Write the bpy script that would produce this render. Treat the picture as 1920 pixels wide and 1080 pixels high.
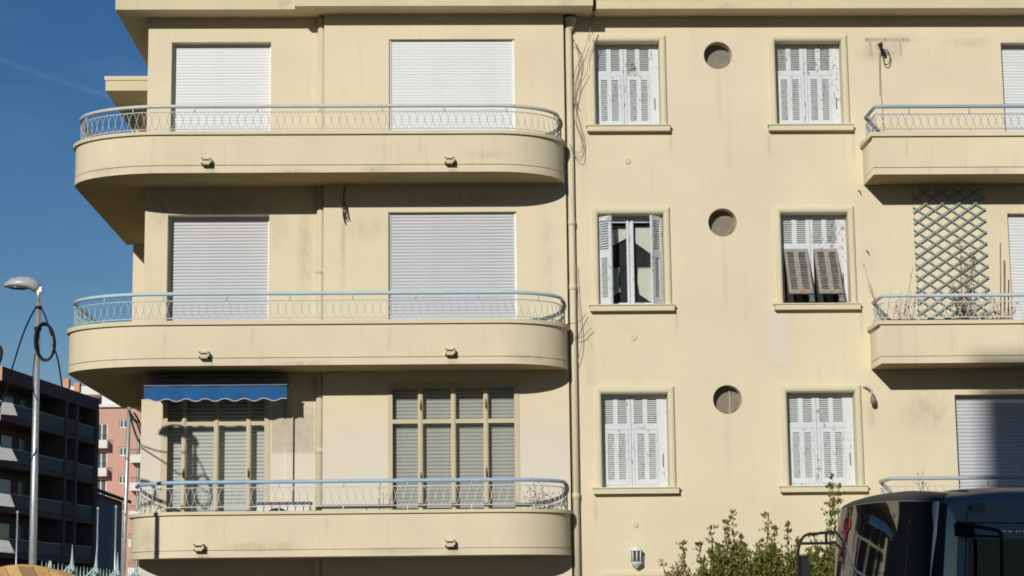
import bpy, math, random
from mathutils import Vector, Matrix
random.seed(7)
R = math.radians
for o in list(bpy.data.objects): bpy.data.objects.remove(o, do_unlink=True)
sc = bpy.context.scene
COL = sc.collection

# ------------------------------------------------------------------ camera
YAW, PITCH, ROLL, FPX, DCAM = 0.03129, 0.16132, 0.01138, 3690.5, 32.594
cy, sy, cp, sp, cr, sr = math.cos(YAW), math.sin(YAW), math.cos(PITCH), math.sin(PITCH), math.cos(ROLL), math.sin(ROLL)
r0 = Vector((cy, -sy, 0)); fh = Vector((sy, cy, 0)); zz = Vector((0, 0, 1))
fwd = fh*cp + zz*sp; up0 = -fh*sp + zz*cp
RT = r0*cr - up0*sr; UP = r0*sr + up0*cr
cam = bpy.data.cameras.new('camera'); camo = bpy.data.objects.new('camera', cam); COL.objects.link(camo)
M = Matrix((RT, UP, -fwd)).transposed().to_4x4(); M.translation = Vector((0, -DCAM, 1.6))
camo.matrix_world = M
cam.sensor_width = 36; cam.lens = 36*FPX/1920; cam.clip_end = 3000; cam.clip_start = .1
sc.camera = camo
# ------------------------------------------------------------------ light
SUNV = Vector((-.385, -1, .42)).normalized()
elev = math.asin(SUNV.z); rot = math.atan2(SUNV.x, SUNV.y) % (2*math.pi)
w = bpy.data.worlds.new('World'); sc.world = w; w.use_nodes = True
nt = w.node_tree; nt.nodes.clear()
def N(t, ty, **kw):
    n = t.nodes.new(ty)
    for k, v in kw.items(): setattr(n, k, v)
    return n
wo = N(nt, 'ShaderNodeOutputWorld'); bg = N(nt, 'ShaderNodeBackground'); sky = N(nt, 'ShaderNodeTexSky')
sky.sky_type = 'NISHITA'; sky.sun_disc = False; sky.sun_elevation = elev; sky.sun_rotation = rot
sky.air_density = 1.0; sky.dust_density = 0.25; sky.ozone_density = 3.0; sky.altitude = 20
bg.inputs['Strength'].default_value = 0.058
# thin contrail and wisps: a band about a great circle of the sky
tc = N(nt, 'ShaderNodeTexCoord'); L = nt.links
dotn = N(nt, 'ShaderNodeVectorMath', operation='DOT_PRODUCT'); L.new(tc.outputs['Generated'], dotn.inputs[0])
dotn.inputs[1].default_value = (-0.32727, 0.18734, -0.92617)
nz = N(nt, 'ShaderNodeTexNoise'); nz.inputs['Scale'].default_value = 22; nz.inputs['Detail'].default_value = 5
L.new(tc.outputs['Generated'], nz.inputs['Vector'])
wob = N(nt, 'ShaderNodeMath', operation='MULTIPLY_ADD'); L.new(nz.outputs['Fac'], wob.inputs[0]); wob.inputs[1].default_value = .0024; wob.inputs[2].default_value = -.0012
ad = N(nt, 'ShaderNodeMath', operation='ADD'); L.new(dotn.outputs['Value'], ad.inputs[0]); L.new(wob.outputs[0], ad.inputs[1])
ab = N(nt, 'ShaderNodeMath', operation='ABSOLUTE'); L.new(ad.outputs[0], ab.inputs[0])
mr = N(nt, 'ShaderNodeMapRange'); mr.interpolation_type = 'SMOOTHSTEP'; L.new(ab.outputs[0], mr.inputs[0])
mr.inputs[1].default_value = 0; mr.inputs[2].default_value = .0022; mr.inputs[3].default_value = 1; mr.inputs[4].default_value = 0
nz2 = N(nt, 'ShaderNodeTexNoise'); nz2.inputs['Scale'].default_value = 9; nz2.inputs['Detail'].default_value = 6; L.new(tc.outputs['Generated'], nz2.inputs['Vector'])
mm = N(nt, 'ShaderNodeMath', operation='MULTIPLY'); L.new(mr.outputs[0], mm.inputs[0]); L.new(nz2.outputs['Fac'], mm.inputs[1])
mm2 = N(nt, 'ShaderNodeMath', operation='MULTIPLY'); L.new(mm.outputs[0], mm2.inputs[0]); mm2.inputs[1].default_value = .16
mpw = N(nt, 'ShaderNodeMapping'); mpw.inputs['Scale'].default_value = (3, 1.2, 9); mpw.inputs['Rotation'].default_value = (.3, .35, 0); L.new(tc.outputs['Generated'], mpw.inputs[0])
nz3 = N(nt, 'ShaderNodeTexNoise'); nz3.inputs['Scale'].default_value = 4; nz3.inputs['Detail'].default_value = 8; nz3.inputs['Roughness'].default_value = .6; L.new(mpw.outputs[0], nz3.inputs['Vector'])
mrw = N(nt, 'ShaderNodeMapRange'); L.new(nz3.outputs['Fac'], mrw.inputs[0]); mrw.inputs[1].default_value = .45; mrw.inputs[2].default_value = .8; mrw.inputs[3].default_value = 0; mrw.inputs[4].default_value = .07
mm3 = N(nt, 'ShaderNodeMath', operation='ADD'); L.new(mm2.outputs[0], mm3.inputs[0]); L.new(mrw.outputs[0], mm3.inputs[1]); mm2 = mm3
mx = N(nt, 'ShaderNodeMix', data_type='RGBA'); L.new(mm2.outputs[0], mx.inputs[0]); L.new(sky.outputs[0], mx.inputs[6]); mx.inputs[7].default_value = (7, 8, 9, 1)
hs = N(nt, 'ShaderNodeHueSaturation'); hs.inputs['Saturation'].default_value = 1.31; hs.inputs['Hue'].default_value = .509; hs.inputs['Value'].default_value = 1
L.new(mx.outputs[2], hs.inputs['Color']); L.new(hs.outputs[0], bg.inputs[0]); L.new(bg.outputs[0], wo.inputs[0])
sun = bpy.data.lights.new('sun', 'SUN'); sun.energy = 3.7; sun.angle = R(.53); sun.color = (1, .95, .85)
so = bpy.data.objects.new('sun', sun); COL.objects.link(so); so.rotation_euler = (-SUNV).to_track_quat('-Z', 'Y').to_euler()
so.location = (-20, -50, 40)
vs = sc.view_settings; vs.view_transform = 'Standard'; vs.look = 'None'; vs.gamma = 1; vs.use_curve_mapping = False; vs.exposure = 0
sc.render.engine = 'CYCLES'

# ------------------------------------------------------------------ materials
MC = {}
def mat(name, col, rough=.8, var=.06, scale=2., bump=.0, bscale=60, spec=.3, metal=0., stain=None, stain_amt=0., streak=False, dirt=None):
    if name in MC: return MC[name]
    m = bpy.data.materials.new(name); m.use_nodes = True; t = m.node_tree; b = t.nodes['Principled BSDF']
    b.inputs['Roughness'].default_value = rough; b.inputs['Metallic'].default_value = metal; b.inputs['Specular IOR Level'].default_value = spec
    c = N(t, 'ShaderNodeTexCoord'); n = N(t, 'ShaderNodeTexNoise'); n.inputs['Scale'].default_value = scale; n.inputs['Detail'].default_value = 6; n.inputs['Roughness'].default_value = .62
    t.links.new(c.outputs['Object'], n.inputs['Vector'])
    rp = N(t, 'ShaderNodeValToRGB'); e = rp.color_ramp.elements
    e[0].position = .3; e[1].position = .72
    e[0].color = tuple(max(0, x*(1-var)) for x in col)+(1,); e[1].color = tuple(min(1, x*(1+var)) for x in col)+(1,)
    t.links.new(n.outputs['Fac'], rp.inputs[0]); out = rp.outputs[0]
    if stain:
        mp = N(t, 'ShaderNodeMapping'); mp.inputs['Scale'].default_value = (9, 9, .55) if streak else (1, 1, 1)
        n2 = N(t, 'ShaderNodeTexNoise'); n2.inputs['Scale'].default_value = scale*1.3 if not streak else .9; n2.inputs['Detail'].default_value = 8; n2.inputs['Roughness'].default_value = .7
        t.links.new(c.outputs['Object'], mp.inputs[0]); t.links.new(mp.outputs[0], n2.inputs['Vector'])
        r2 = N(t, 'ShaderNodeMapRange'); r2.inputs[1].default_value = .55; r2.inputs[2].default_value = .78; r2.inputs[3].default_value = 0; r2.inputs[4].default_value = stain_amt
        t.links.new(n2.outputs['Fac'], r2.inputs[0])
        x = N(t, 'ShaderNodeMix', data_type='RGBA'); t.links.new(r2.outputs[0], x.inputs[0]); t.links.new(out, x.inputs[6]); x.inputs[7].default_value = stain+(1,)
        out = x.outputs[2]
    t.links.new(out, b.inputs['Base Color'])
    if bump:
        n3 = N(t, 'ShaderNodeTexNoise'); n3.inputs['Scale'].default_value = bscale; n3.inputs['Detail'].default_value = 4
        t.links.new(c.outputs['Object'], n3.inputs['Vector'])
        bp = N(t, 'ShaderNodeBump'); bp.inputs['Strength'].default_value = bump; bp.inputs['Distance'].default_value = .01
        t.links.new(n3.outputs['Fac'], bp.inputs['Height']); t.links.new(bp.outputs[0], b.inputs['Normal'])
    MC[name] = m; return m
PLASTER = (.695, .615, .45)
m_wall = mat('plaster', PLASTER, .93, .055, .7, .35, 45, .15, stain=(.50, .45, .32), stain_amt=.40, streak=True)
m_wallb = mat('plaster_balcony', (.688, .612, .445), .93, .05, 1.0, .25, 45, .15, stain=(.44, .38, .28), stain_amt=.45, streak=True)
m_fascia = mat('plaster_fascia', (.64, .57, .385), .93, .06, 1.4, .3, 40, .15, stain=(.36, .32, .27), stain_amt=.6)
m_trim = mat('plaster_trim', (.655, .595, .425), .9, .05, 3, .2, 40, .15, stain=(.45, .41, .33), stain_amt=.25)
m_soffit = mat('plaster_soffit', (.41, .335, .18), .95, .12, 1.2, .2, 40, .1, stain=(.26, .22, .15), stain_amt=.5)  # colour lowered to deepen the shade under the balconies
m_slat = mat('shutter_white', (.67, .69, .71), .45, .03, 3, 0)
m_slat2 = mat('shutter_grey', (.53, .54, .585), .5, .04, 3, 0)
m_slat3 = mat('shutter_cream', (.58, .58, .56), .55, .05, 3, 0)
m_slat4 = mat('shutter_taupe', (.43, .42, .40), .55, .08, 3, 0)
m_guide = mat('shutter_guide', (.74, .75, .72), .5, .03, 3)
m_rail3 = mat('rail_pale', (.56, .585, .56), .5, .08, 6, .1, 90, stain=(.22, .13, .08), stain_amt=.4)
m_rail2 = mat('rail_aqua', (.44, .60, .65), .45, .08, 6, .1, 90, stain=(.3, .25, .2), stain_amt=.15)
m_rail1 = mat('rail_blue', (.33, .48, .66), .45, .08, 6, .1, 90, stain=(.2, .2, .2), stain_amt=.2)
m_oval1 = mat('oval_white', (.60, .64, .66), .5, .08, 6)
m_frame = mat('door_frame_tan', (.54, .47, .32), .5, .05, 4)
m_dark = mat('interior_dark', (.03, .03, .032), .9, .2, 2)
m_black = mat('black_rubber', (.012, .012, .014), .55, .2, 8)
m_galv = mat('galvanised', (.50, .53, .55), .38, .14, 14, .1, 70, .5, .55)
m_grey = mat('grey_plastic', (.42, .43, .44), .45, .06, 5)
m_lampgrey = mat('lamp_housing', (.42, .43, .44), .35, .08, 5, spec=.5)
m_wire = mat('wire_brown', (.22, .19, .14), .6, .2, 8)
m_wired = mat('wire_dark', (.03, .028, .025), .6, .2, 8)
m_awn = mat('awning_blue', (.014, .095, .27), .85, .12, 4, .15, 60, stain=(.05, .12, .2), stain_amt=.5)
m_white = mat('white_cloth', (.75, .76, .76), .8, .05, 5)
m_teal = mat('trellis_paint', (.22, .30, .30), .6, .12, 9, stain=(.12, .16, .15), stain_amt=.4)
m_pipe = mat('pipe_paint', (.62, .56, .41), .75, .06, 3, stain=(.38, .32, .22), stain_amt=.4, streak=True)
m_patch = mat('bare_patch', (.66, .60, .50), .9, .04, 3, .2)
m_fence = mat('fence_paint', (.40, .53, .52), .6, .12, 20, .2, 60)
m_wood = mat('drum_wood', (.50, .31, .12), .8, .18, 5, .2, 40, stain=(.20, .11, .05), stain_amt=.8)
m_asphalt = mat('asphalt', (.052, .052, .054), .9, .15, 3, .3, 80)
m_pave = mat('paving', (.17, .16, .145), .9, .1, 2, .3, 60)
m_curtain = mat('curtain', (.62, .62, .55), .9, .05, 5)
m_brownw = mat('bare_wood', (.27, .255, .23), .8, .35, 18, .2, 60, stain=(.62, .62, .60), stain_amt=1.)

# soot smudges and rain streaks, one mixed with painted shade under a slab: (x, z, half width, half height, strength)
def smudges(m, spots, col=(.30, .27, .20)):
    t = m.node_tree; b = t.nodes['Principled BSDF']; src = b.inputs['Base Color'].links[0].from_socket
    c = N(t, 'ShaderNodeTexCoord'); n = N(t, 'ShaderNodeTexNoise'); n.inputs['Scale'].default_value = 5; n.inputs['Detail'].default_value = 8; n.inputs['Roughness'].default_value = .7
    mp0 = N(t, 'ShaderNodeMapping'); mp0.inputs['Scale'].default_value = (1.6, 1.6, .8); t.links.new(c.outputs['Object'], mp0.inputs[0]); t.links.new(mp0.outputs[0], n.inputs['Vector'])
    tot = None
    for x, z, rx, rz, amt in spots:
        mp = N(t, 'ShaderNodeMapping'); mp.inputs['Location'].default_value = (-x/rx, 0, -z/rz); mp.inputs['Scale'].default_value = (1/rx, 0, 1/rz)
        t.links.new(c.outputs['Object'], mp.inputs[0])
        ln = N(t, 'ShaderNodeVectorMath', operation='LENGTH'); t.links.new(mp.outputs[0], ln.inputs[0])
        r = N(t, 'ShaderNodeMapRange'); r.interpolation_type = 'SMOOTHSTEP'; t.links.new(ln.outputs['Value'], r.inputs[0]); r.inputs[1].default_value = 0; r.inputs[2].default_value = 1.1; r.inputs[3].default_value = amt; r.inputs[4].default_value = 0
        if tot is None: tot = r.outputs[0]
        else:
            a = N(t, 'ShaderNodeMath', operation='MAXIMUM'); t.links.new(tot, a.inputs[0]); t.links.new(r.outputs[0], a.inputs[1]); tot = a.outputs[0]
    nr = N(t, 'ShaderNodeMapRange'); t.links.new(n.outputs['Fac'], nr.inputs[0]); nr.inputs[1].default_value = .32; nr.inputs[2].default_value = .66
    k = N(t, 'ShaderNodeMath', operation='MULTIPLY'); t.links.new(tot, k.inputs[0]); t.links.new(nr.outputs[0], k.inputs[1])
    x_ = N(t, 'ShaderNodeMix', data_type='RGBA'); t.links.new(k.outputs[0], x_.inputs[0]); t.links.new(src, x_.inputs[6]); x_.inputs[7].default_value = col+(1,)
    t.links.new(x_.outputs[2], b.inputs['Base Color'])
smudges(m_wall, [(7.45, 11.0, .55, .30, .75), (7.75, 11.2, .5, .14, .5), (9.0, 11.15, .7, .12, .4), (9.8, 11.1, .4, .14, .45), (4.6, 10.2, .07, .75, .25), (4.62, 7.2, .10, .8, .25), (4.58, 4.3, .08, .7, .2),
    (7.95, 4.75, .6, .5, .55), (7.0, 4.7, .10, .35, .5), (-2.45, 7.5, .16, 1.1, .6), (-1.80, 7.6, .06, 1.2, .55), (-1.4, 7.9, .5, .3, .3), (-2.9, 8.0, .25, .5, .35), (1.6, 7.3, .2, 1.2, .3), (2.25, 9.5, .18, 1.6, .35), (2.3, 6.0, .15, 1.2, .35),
    (-3.9, 8.35, 1.3, .25, .85), (-4.9, 8.3, .3, .5, .5), (.3, 8.4, 1.2, .12, .5), (2.3, 9.45, .06, .5, .5), (5.44, 9.4, .05, .35, .45), (6.88, 9.35, .05, .4, .45), (3.75, 9.4, .05, .35, .4), (3.78, 6.3, .05, .4, .4), (6.9, 6.25, .05, .35, .45), (2.36, 3.2, .05, .4, .4), (6.85, 3.2, .06, .4, .4)])  # first spot here: soot plus the shade below the top slab
smudges(m_wallb, [(-3.9, 8.65, .12, .12, .8), (.05, 8.66, .12, .10, .7), (-1.2, 8.70, .35, .10, .7), (-2.6, 8.66, .5, .08, .6), (.6, 8.95, .5, .12, .35), (-5.6, 8.75, .4, .15, .5), (-3.9, 5.5, .14, .10, .8), (.03, 5.5, .14, .1, .8), (-2.4, 5.52, .7, .07, .6), (-1.0, 5.9, .05, .35, .35), (-4.6, 5.85, .04, .4, .35), (1.2, 5.6, .4, .1, .5),
    (-3.95, 2.45, .16, .10, .8), (0, 2.47, .15, .1, .8), (-3.0, 2.6, .8, .12, .6), (-4.8, 2.7, .25, .4, .6), (-.9, 2.52, .9, .08, .6), (8.2, 5.9, .04, .3, .4), (9.0, 8.7, .5, .1, .5), (7.6, 9.1, .04, .3, .4), (-.5, 9.15, .04, .25, .4), (-3.2, 6.0, .05, .25, .4), (-2.0, 2.95, .04, .25, .4)])
# peeling white paint on the wooden shutters
def peel(name, base, amt, under=(.27, .26, .25)):
    m = bpy.data.materials.new(name); m.use_nodes = True; t = m.node_tree; b = t.nodes['Principled BSDF']; b.inputs['Roughness'].default_value = .65
    b.inputs['Specular IOR Level'].default_value = .25
    c = N(t, 'ShaderNodeTexCoord'); mp = N(t, 'ShaderNodeMapping'); mp.inputs['Scale'].default_value = (1.4, 1.4, .8)
    t.links.new(c.outputs['Object'], mp.inputs[0])
    n = N(t, 'ShaderNodeTexNoise'); n.inputs['Scale'].default_value = 16; n.inputs['Detail'].default_value = 9; n.inputs['Roughness'].default_value = .75
    t.links.new(mp.outputs[0], n.inputs['Vector'])
    n2 = N(t, 'ShaderNodeTexNoise'); n2.inputs['Scale'].default_value = 2.3; t.links.new(mp.outputs[0], n2.inputs['Vector'])
    ad = N(t, 'ShaderNodeMath', operation='MULTIPLY_ADD'); t.links.new(n2.outputs['Fac'], ad.inputs[0]); ad.inputs[1].default_value = .35; t.links.new(n.outputs['Fac'], ad.inputs[2])
    r = N(t, 'ShaderNodeMapRange'); r.inputs[1].default_value = .80-amt*.06; r.inputs[2].default_value = .86-amt*.06; t.links.new(ad.outputs[0], r.inputs[0])
    x = N(t, 'ShaderNodeMix', data_type='RGBA'); t.links.new(r.outputs[0], x.inputs[0]); x.inputs[6].default_value = base+(1,); x.inputs[7].default_value = under+(1,)
    t.links.new(x.outputs[2], b.inputs['Base Color'])
    return m
m_peel = peel('peeling_white', (.61, .65, .685), .9); m_peel2 = peel('peeling_louvre', (.56, .585, .60), 1.0); m_peel3 = peel('peeling_grey', (.50, .53, .56), .8)

# plaster of the first-floor loggia: lower part repainted white, grey damp patch beside the door
def lower_wall():
    m = m_wall.copy(); m.name = 'plaster_first_floor'; t = m.node_tree; b = t.nodes['Principled BSDF']
    src = b.inputs['Base Color'].links[0].from_socket
    c = N(t, 'ShaderNodeTexCoord'); s = N(t, 'ShaderNodeSeparateXYZ'); t.links.new(c.outputs['Object'], s.inputs[0])
    n = N(t, 'ShaderNodeTexNoise'); n.inputs['Scale'].default_value = 1.6; n.inputs['Detail'].default_value = 5; t.links.new(c.outputs['Object'], n.inputs['Vector'])
    def math_(op, a, bb):
        k = N(t, 'ShaderNodeMath', operation=op)
        for i, v in enumerate((a, bb)):
            if isinstance(v, (int, float)): k.inputs[i].default_value = v
            else: t.links.new(v, k.inputs[i])
        return k.outputs[0]
    def rng(v, a, bb):
        k = N(t, 'ShaderNodeMapRange'); k.inputs[1].default_value = a; k.inputs[2].default_value = bb; t.links.new(v, k.inputs[0]); return k.outputs[0]
    zn = math_('ADD', s.outputs['Z'], math_('MULTIPLY', n.outputs['Fac'], .7))
    white = rng(zn, 5.25, 4.75)
    low = math_('LESS_THAN', s.outputs['Z'], 5.4)
    left = rng(s.outputs['X'], 1.93, 1.92)
    f = math_('MULTIPLY', math_('MULTIPLY', white, low), left)
    f = math_('MULTIPLY', f, .9)
    x = N(t, 'ShaderNodeMix', data_type='RGBA'); t.links.new(f, x.inputs[0]); t.links.new(src, x.inputs[6]); x.inputs[7].default_value = (.66, .61, .53, 1)
    # damp patch
    n2 = N(t, 'ShaderNodeTexNoise'); n2.inputs['Scale'].default_value = 7; n2.inputs['Detail'].default_value = 7; t.links.new(c.outputs['Object'], n2.inputs['Vector'])
    px = math_('MULTIPLY', rng(s.outputs['X'], -3.0, -2.96), rng(s.outputs['X'], -2.24, -2.30))
    pz = math_('MULTIPLY', rng(s.outputs['Z'], 4.14, 4.20), rng(s.outputs['Z'], 5.1, 4.75))
    pf = math_('MULTIPLY', math_('MULTIPLY', px, pz), math_('ADD', math_('MULTIPLY', n2.outputs['Fac'], 1.1), .05))
    y = N(t, 'ShaderNodeMix', data_type='RGBA'); t.links.new(pf, y.inputs[0]); t.links.new(x.outputs[2], y.inputs[6]); y.inputs[7].default_value = (.38, .355, .27, 1)
    t.links.new(y.outputs[2], b.inputs['Base Color'])
    return m
m_low = lower_wall()

def glass(name, tint=(.8, .85, .86), ior=1.5, rough=.01):
    m = bpy.data.materials.new(name); m.use_nodes = True; t = m.node_tree; t.nodes.clear()
    o = N(t, 'ShaderNodeOutputMaterial'); tr = N(t, 'ShaderNodeBsdfTransparent'); gl = N(t, 'ShaderNodeBsdfGlossy'); fr = N(t, 'ShaderNodeFresnel'); mi = N(t, 'ShaderNodeMixShader')
    tr.inputs[0].default_value = tint+(1,); gl.inputs['Roughness'].default_value = rough; fr.inputs[0].default_value = ior
    t.links.new(fr.outputs[0], mi.inputs[0]); t.links.new(tr.outputs[0], mi.inputs[1]); t.links.new(gl.outputs[0], mi.inputs[2]); t.links.new(mi.outputs[0], o.inputs[0])
    return m
m_glass = glass('window_glass', (.95, .965, .965)); m_frost = mat('frosted_glass', (.215, .195, .155), .3, .2, 9, spec=.4)
m_busglass = mat('bus_glass', (.006, .007, .008), .025, 0, 2, spec=.9); m_busglass.node_tree.nodes['Principled BSDF'].inputs['IOR'].default_value = 2.0
m_sideglass = mat('bus_side_glass', (.006, .007, .008), .04, 0, 2, spec=.35)
m_farglass = mat('far_glass', (.08, .09, .10), .2, .2, 2, spec=.5)

# ------------------------------------------------------------------ mesh builder
class MB:
    def __init__(s): s.v = []; s.f = []; s.sm = []
    def add(s, vs, fs, smooth=False):
        o = len(s.v); s.v += [tuple(p) for p in vs]
        for f in fs: s.f.append(tuple(i+o for i in f)); s.sm.append(smooth)
        return s
    def quad(s, a, b, c, d): return s.add((a, b, c, d), ((0, 1, 2, 3),))
    def box(s, x0, x1, y0, y1, z0, z1):
        v = [(x, y, z) for z in (z0, z1) for y in (y0, y1) for x in (x0, x1)]
        return s.add(v, ((0, 2, 3, 1), (4, 5, 7, 6), (0, 1, 5, 4), (2, 6, 7, 3), (0, 4, 6, 2), (1, 3, 7, 5)))
    def bevbox(s, x0, x1, y0, y1, z0, z1, b=.01):
        # front (-y) face bevelled box
        v = [(x0, y1, z0), (x1, y1, z0), (x1, y1, z1), (x0, y1, z1), (x0, y0+b, z0), (x1, y0+b, z0), (x1, y0+b, z1), (x0, y0+b, z1),
             (x0+b, y0, z0+b), (x1-b, y0, z0+b), (x1-b, y0, z1-b), (x0+b, y0, z1-b)]
        return s.add(v, ((0, 3, 2, 1), (0, 1, 5, 4), (1, 2, 6, 5), (2, 3, 7, 6), (3, 0, 4, 7), (4, 5, 9, 8), (5, 6, 10, 9), (6, 7, 11, 10), (7, 4, 8, 11), (8, 9, 10, 11)))
    def tube(s, pts, r, n=6, closed=False, cap=True, smooth=True):
        pts = [Vector(p) for p in pts]; m = len(pts); rs = r if isinstance(r, (list, tuple)) else [r]*m
        vs = []; prev = None
        for i, p in enumerate(pts):
            if closed: d = pts[(i+1) % m]-pts[i-1]
            else: d = pts[min(i+1, m-1)]-pts[max(i-1, 0)]
            d = d.normalized() if d.length > 1e-9 else Vector((0, 0, 1))
            if prev is None: a = d.cross(Vector((0, 0, 1))) if abs(d.z) < .9 else d.cross(Vector((0, 1, 0)))
            else: a = prev-d*prev.dot(d)
            if a.length < 1e-6: a = d.orthogonal()
            a.normalize(); prev = a; b = d.cross(a)
            for k in range(n):
                t = 2*math.pi*k/n; vs.append(p+(a*math.cos(t)+b*math.sin(t))*rs[i])
        fs = []
        for i in range(m if closed else m-1):
            j = (i+1) % m
            for k in range(n): k2 = (k+1) % n; fs.append((i*n+k, i*n+k2, j*n+k2, j*n+k))
        if not closed and cap: fs.append(tuple(range(n))[::-1]); fs.append(tuple((m-1)*n+k for k in range(n)))
        return s.add(vs, fs, smooth)
    def lathe(s, prof, c, n=16, axis='z', smooth=True, cap=True):
        cap = cap and min(prof[0][0], prof[-1][0]) > .004
        vs = []
        for r, h in prof:
            for k in range(n):
                t = 2*math.pi*k/n; a, b = r*math.cos(t), r*math.sin(t)
                vs.append((c[0]+a, c[1]+b, c[2]+h) if axis == 'z' else ((c[0]+a, c[1]+h, c[2]+b) if axis == 'y' else (c[0]+h, c[1]+a, c[2]+b)))
        fs = []
        for i in range(len(prof)-1):
            for k in range(n): k2 = (k+1) % n; fs.append((i*n+k, i*n+k2, (i+1)*n+k2, (i+1)*n+k))
        if cap: fs.append(tuple(range(n))[::-1]); fs.append(tuple((len(prof)-1)*n+k for k in range(n)))
        return s.add(vs, fs, smooth)
    def extrude(s, ring, path_dir): pass
    def holes(s, x0, x1, z0, z1, hs, y0, y1, circ=()):
        """slab between y0 (front) and y1 (back) with rectangular holes hs and circular holes circ=(cx,cz,r)"""
        cs = [(cx-r*1.35, cx+r*1.35, cz-r*1.35, cz+r*1.35) for cx, cz, r in circ]
        al = list(hs)+cs
        xs = sorted({x0, x1}.union(*[{max(x0, h[0]), min(x1, h[1])} for h in al])) if al else [x0, x1]
        zs = sorted({z0, z1}.union(*[{max(z0, h[2]), min(z1, h[3])} for h in al])) if al else [z0, z1]
        def hole(i, j):
            if i < 0 or j < 0 or i >= len(xs)-1 or j >= len(zs)-1: return 'out'
            mx_, mz_ = (xs[i]+xs[i+1])/2, (zs[j]+zs[j+1])/2
            for h in hs:
                if h[0] < mx_ < h[1] and h[2] < mz_ < h[3]: return 'hole'
            for h in cs:
                if h[0] < mx_ < h[1] and h[2] < mz_ < h[3]: return 'circ'
            return None
        for i in range(len(xs)-1):
            for j in range(len(zs)-1):
                if hole(i, j): continue
                a, b, c, d = xs[i], xs[i+1], zs[j], zs[j+1]
                s.quad((a, y0, c), (b, y0, c), (b, y0, d), (a, y0, d)); s.quad((a, y1, c), (a, y1, d), (b, y1, d), (b, y1, c))
                if hole(i-1, j) in ('out', 'hole'): s.quad((a, y0, c), (a, y0, d), (a, y1, d), (a, y1, c))
                if hole(i+1, j) in ('out', 'hole'): s.quad((b, y0, c), (b, y1, c), (b, y1, d), (b, y0, d))
                if hole(i, j-1) in ('out', 'hole'): s.quad((a, y0, c), (a, y1, c), (b, y1, c), (b, y0, c))
                if hole(i, j+1) in ('out', 'hole'): s.quad((a, y0, d), (b, y0, d), (b, y1, d), (a, y1, d))
        for (cx, cz, r), h in zip(circ, cs):
            n = 48; inn = []; out = []
            for k in range(n):
                t = 2*math.pi*(k+.5)/n-math.pi/4*0; c_, s_ = math.cos(t), math.sin(t); q = 1.35*r/max(abs(c_), abs(s_))
                inn.append((cx+r*c_, cz+r*s_)); out.append((cx+q*c_, cz+q*s_))
            # snap the ring so that the corners of the square are met
            for k in range(n):
                if k % (n//4) == n//8-1 or k % (n//4) == n//8: pass
            vs = [(x, y0, z) for x, z in inn]+[(x, y0, z) for x, z in out]+[(x, y1, z) for x, z in inn]
            fs = [(k, (k+1) % n, n+(k+1) % n, n+k) for k in range(n)]
            o = len(s.v); s.add(vs, fs)
            s.add([], [])
            for sx, sz, k in ((1, 1, n//8-1), (-1, 1, 3*n//8-1), (-1, -1, 5*n//8-1), (1, -1, 7*n//8-1)):
                co = (cx+sx*1.35*r, y0, cz+sz*1.35*r)
                s.add([co, vs[n+k], vs[n+(k+1) % n]], ((0, 1, 2),))
            s.add(vs[:n]+vs[2*n:], [(k, n+k, n+(k+1) % n, (k+1) % n) for k in range(n)], True)
        return s
    def mesh(s, name, m):
        me = bpy.data.meshes.new(name); me.from_pydata(s.v, [], s.f); me.materials.append(m)
        me.polygons.foreach_set('use_smooth', s.sm); me.update(); return me
    def build(s, name, m, parent=None, **kw): return link(name, s.mesh(name, m), parent, **kw)

def link(name, me, parent=None, loc=None, rotz=0, kind=None, label=None):
    o = bpy.data.objects.new(name, me); COL.objects.link(o)
    if parent is not None:
        o.parent = parent
        if loc is None: loc = -wl(parent)
    o.location = loc if loc is not None else (0, 0, 0); o.rotation_euler = (0, 0, rotz)
    if kind: o['kind'] = kind
    if label: o['label'] = label
    return o
def wl(o):
    v = Vector(o.location)
    while o.parent is not None: o = o.parent; v += Vector(o.location)
    return v
def tag(o, label, cat, group=None, kind=None):
    o['label'] = label
    if cat: o['category'] = cat
    if group: o['group'] = group
    if kind: o['kind'] = kind
    return o
def thing(name, label, cat, loc=(0, 0, 0), rotz=0, group=None):
    o = bpy.data.objects.new(name, None); COL.objects.link(o); o.location = loc; o.rotation_euler = (0, 0, rotz); o.empty_display_size = .3
    return tag(o, label, cat, group)
def struct(name, mb, m): o = mb.build(name, m); o['kind'] = 'structure'; return o
def lerp(a, b, t): return a+(b-a)*t
def smoothpts(pts, k=6):
    P = [Vector(p) for p in pts]; out = []
    for i in range(len(P)-1):
        a, b, c, d = P[max(i-1, 0)], P[i], P[i+1], P[min(i+2, len(P)-1)]
        for j in range(k):
            t = j/k; out.append(.5*((2*b)+(c-a)*t+(2*a-5*b+4*c-d)*t*t+(3*b-a-3*c+d)*t**3))
    out.append(P[-1]); return out

# ------------------------------------------------------------------ ground
g = MB(); g.quad((-1500, -1500, 0), (1500, -1500, 0), (1500, 1500, 0), (-1500, 1500, 0)); struct('ground', g, mat('dry_ground', (.105, .095, .075), .95, .2, .3, .3, 20))
g = MB(); g.quad((-200, -30, .004), (200, -30, .004), (200, -8, .004), (-200, -8, .004)); struct('road', g, m_asphalt)
g = MB(); g.box(-60, 60, -8, -5, .0, .13); struct('pavement', g, m_pave)
g = MB(); g.box(-60, 60, -36, -30, .0, .13); struct('pavement', g, m_pave)

# ================================================================== APARTMENT BUILDING
BL = thing('apartment_building', 'cream yellow three storey apartment building with curved balconies, filling the photo', 'building')
Z3, Z2, Z1 = 8.656, 5.492, 2.443      # undersides of the balcony slabs
YF = -1.12
ROOF = 11.62
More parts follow.
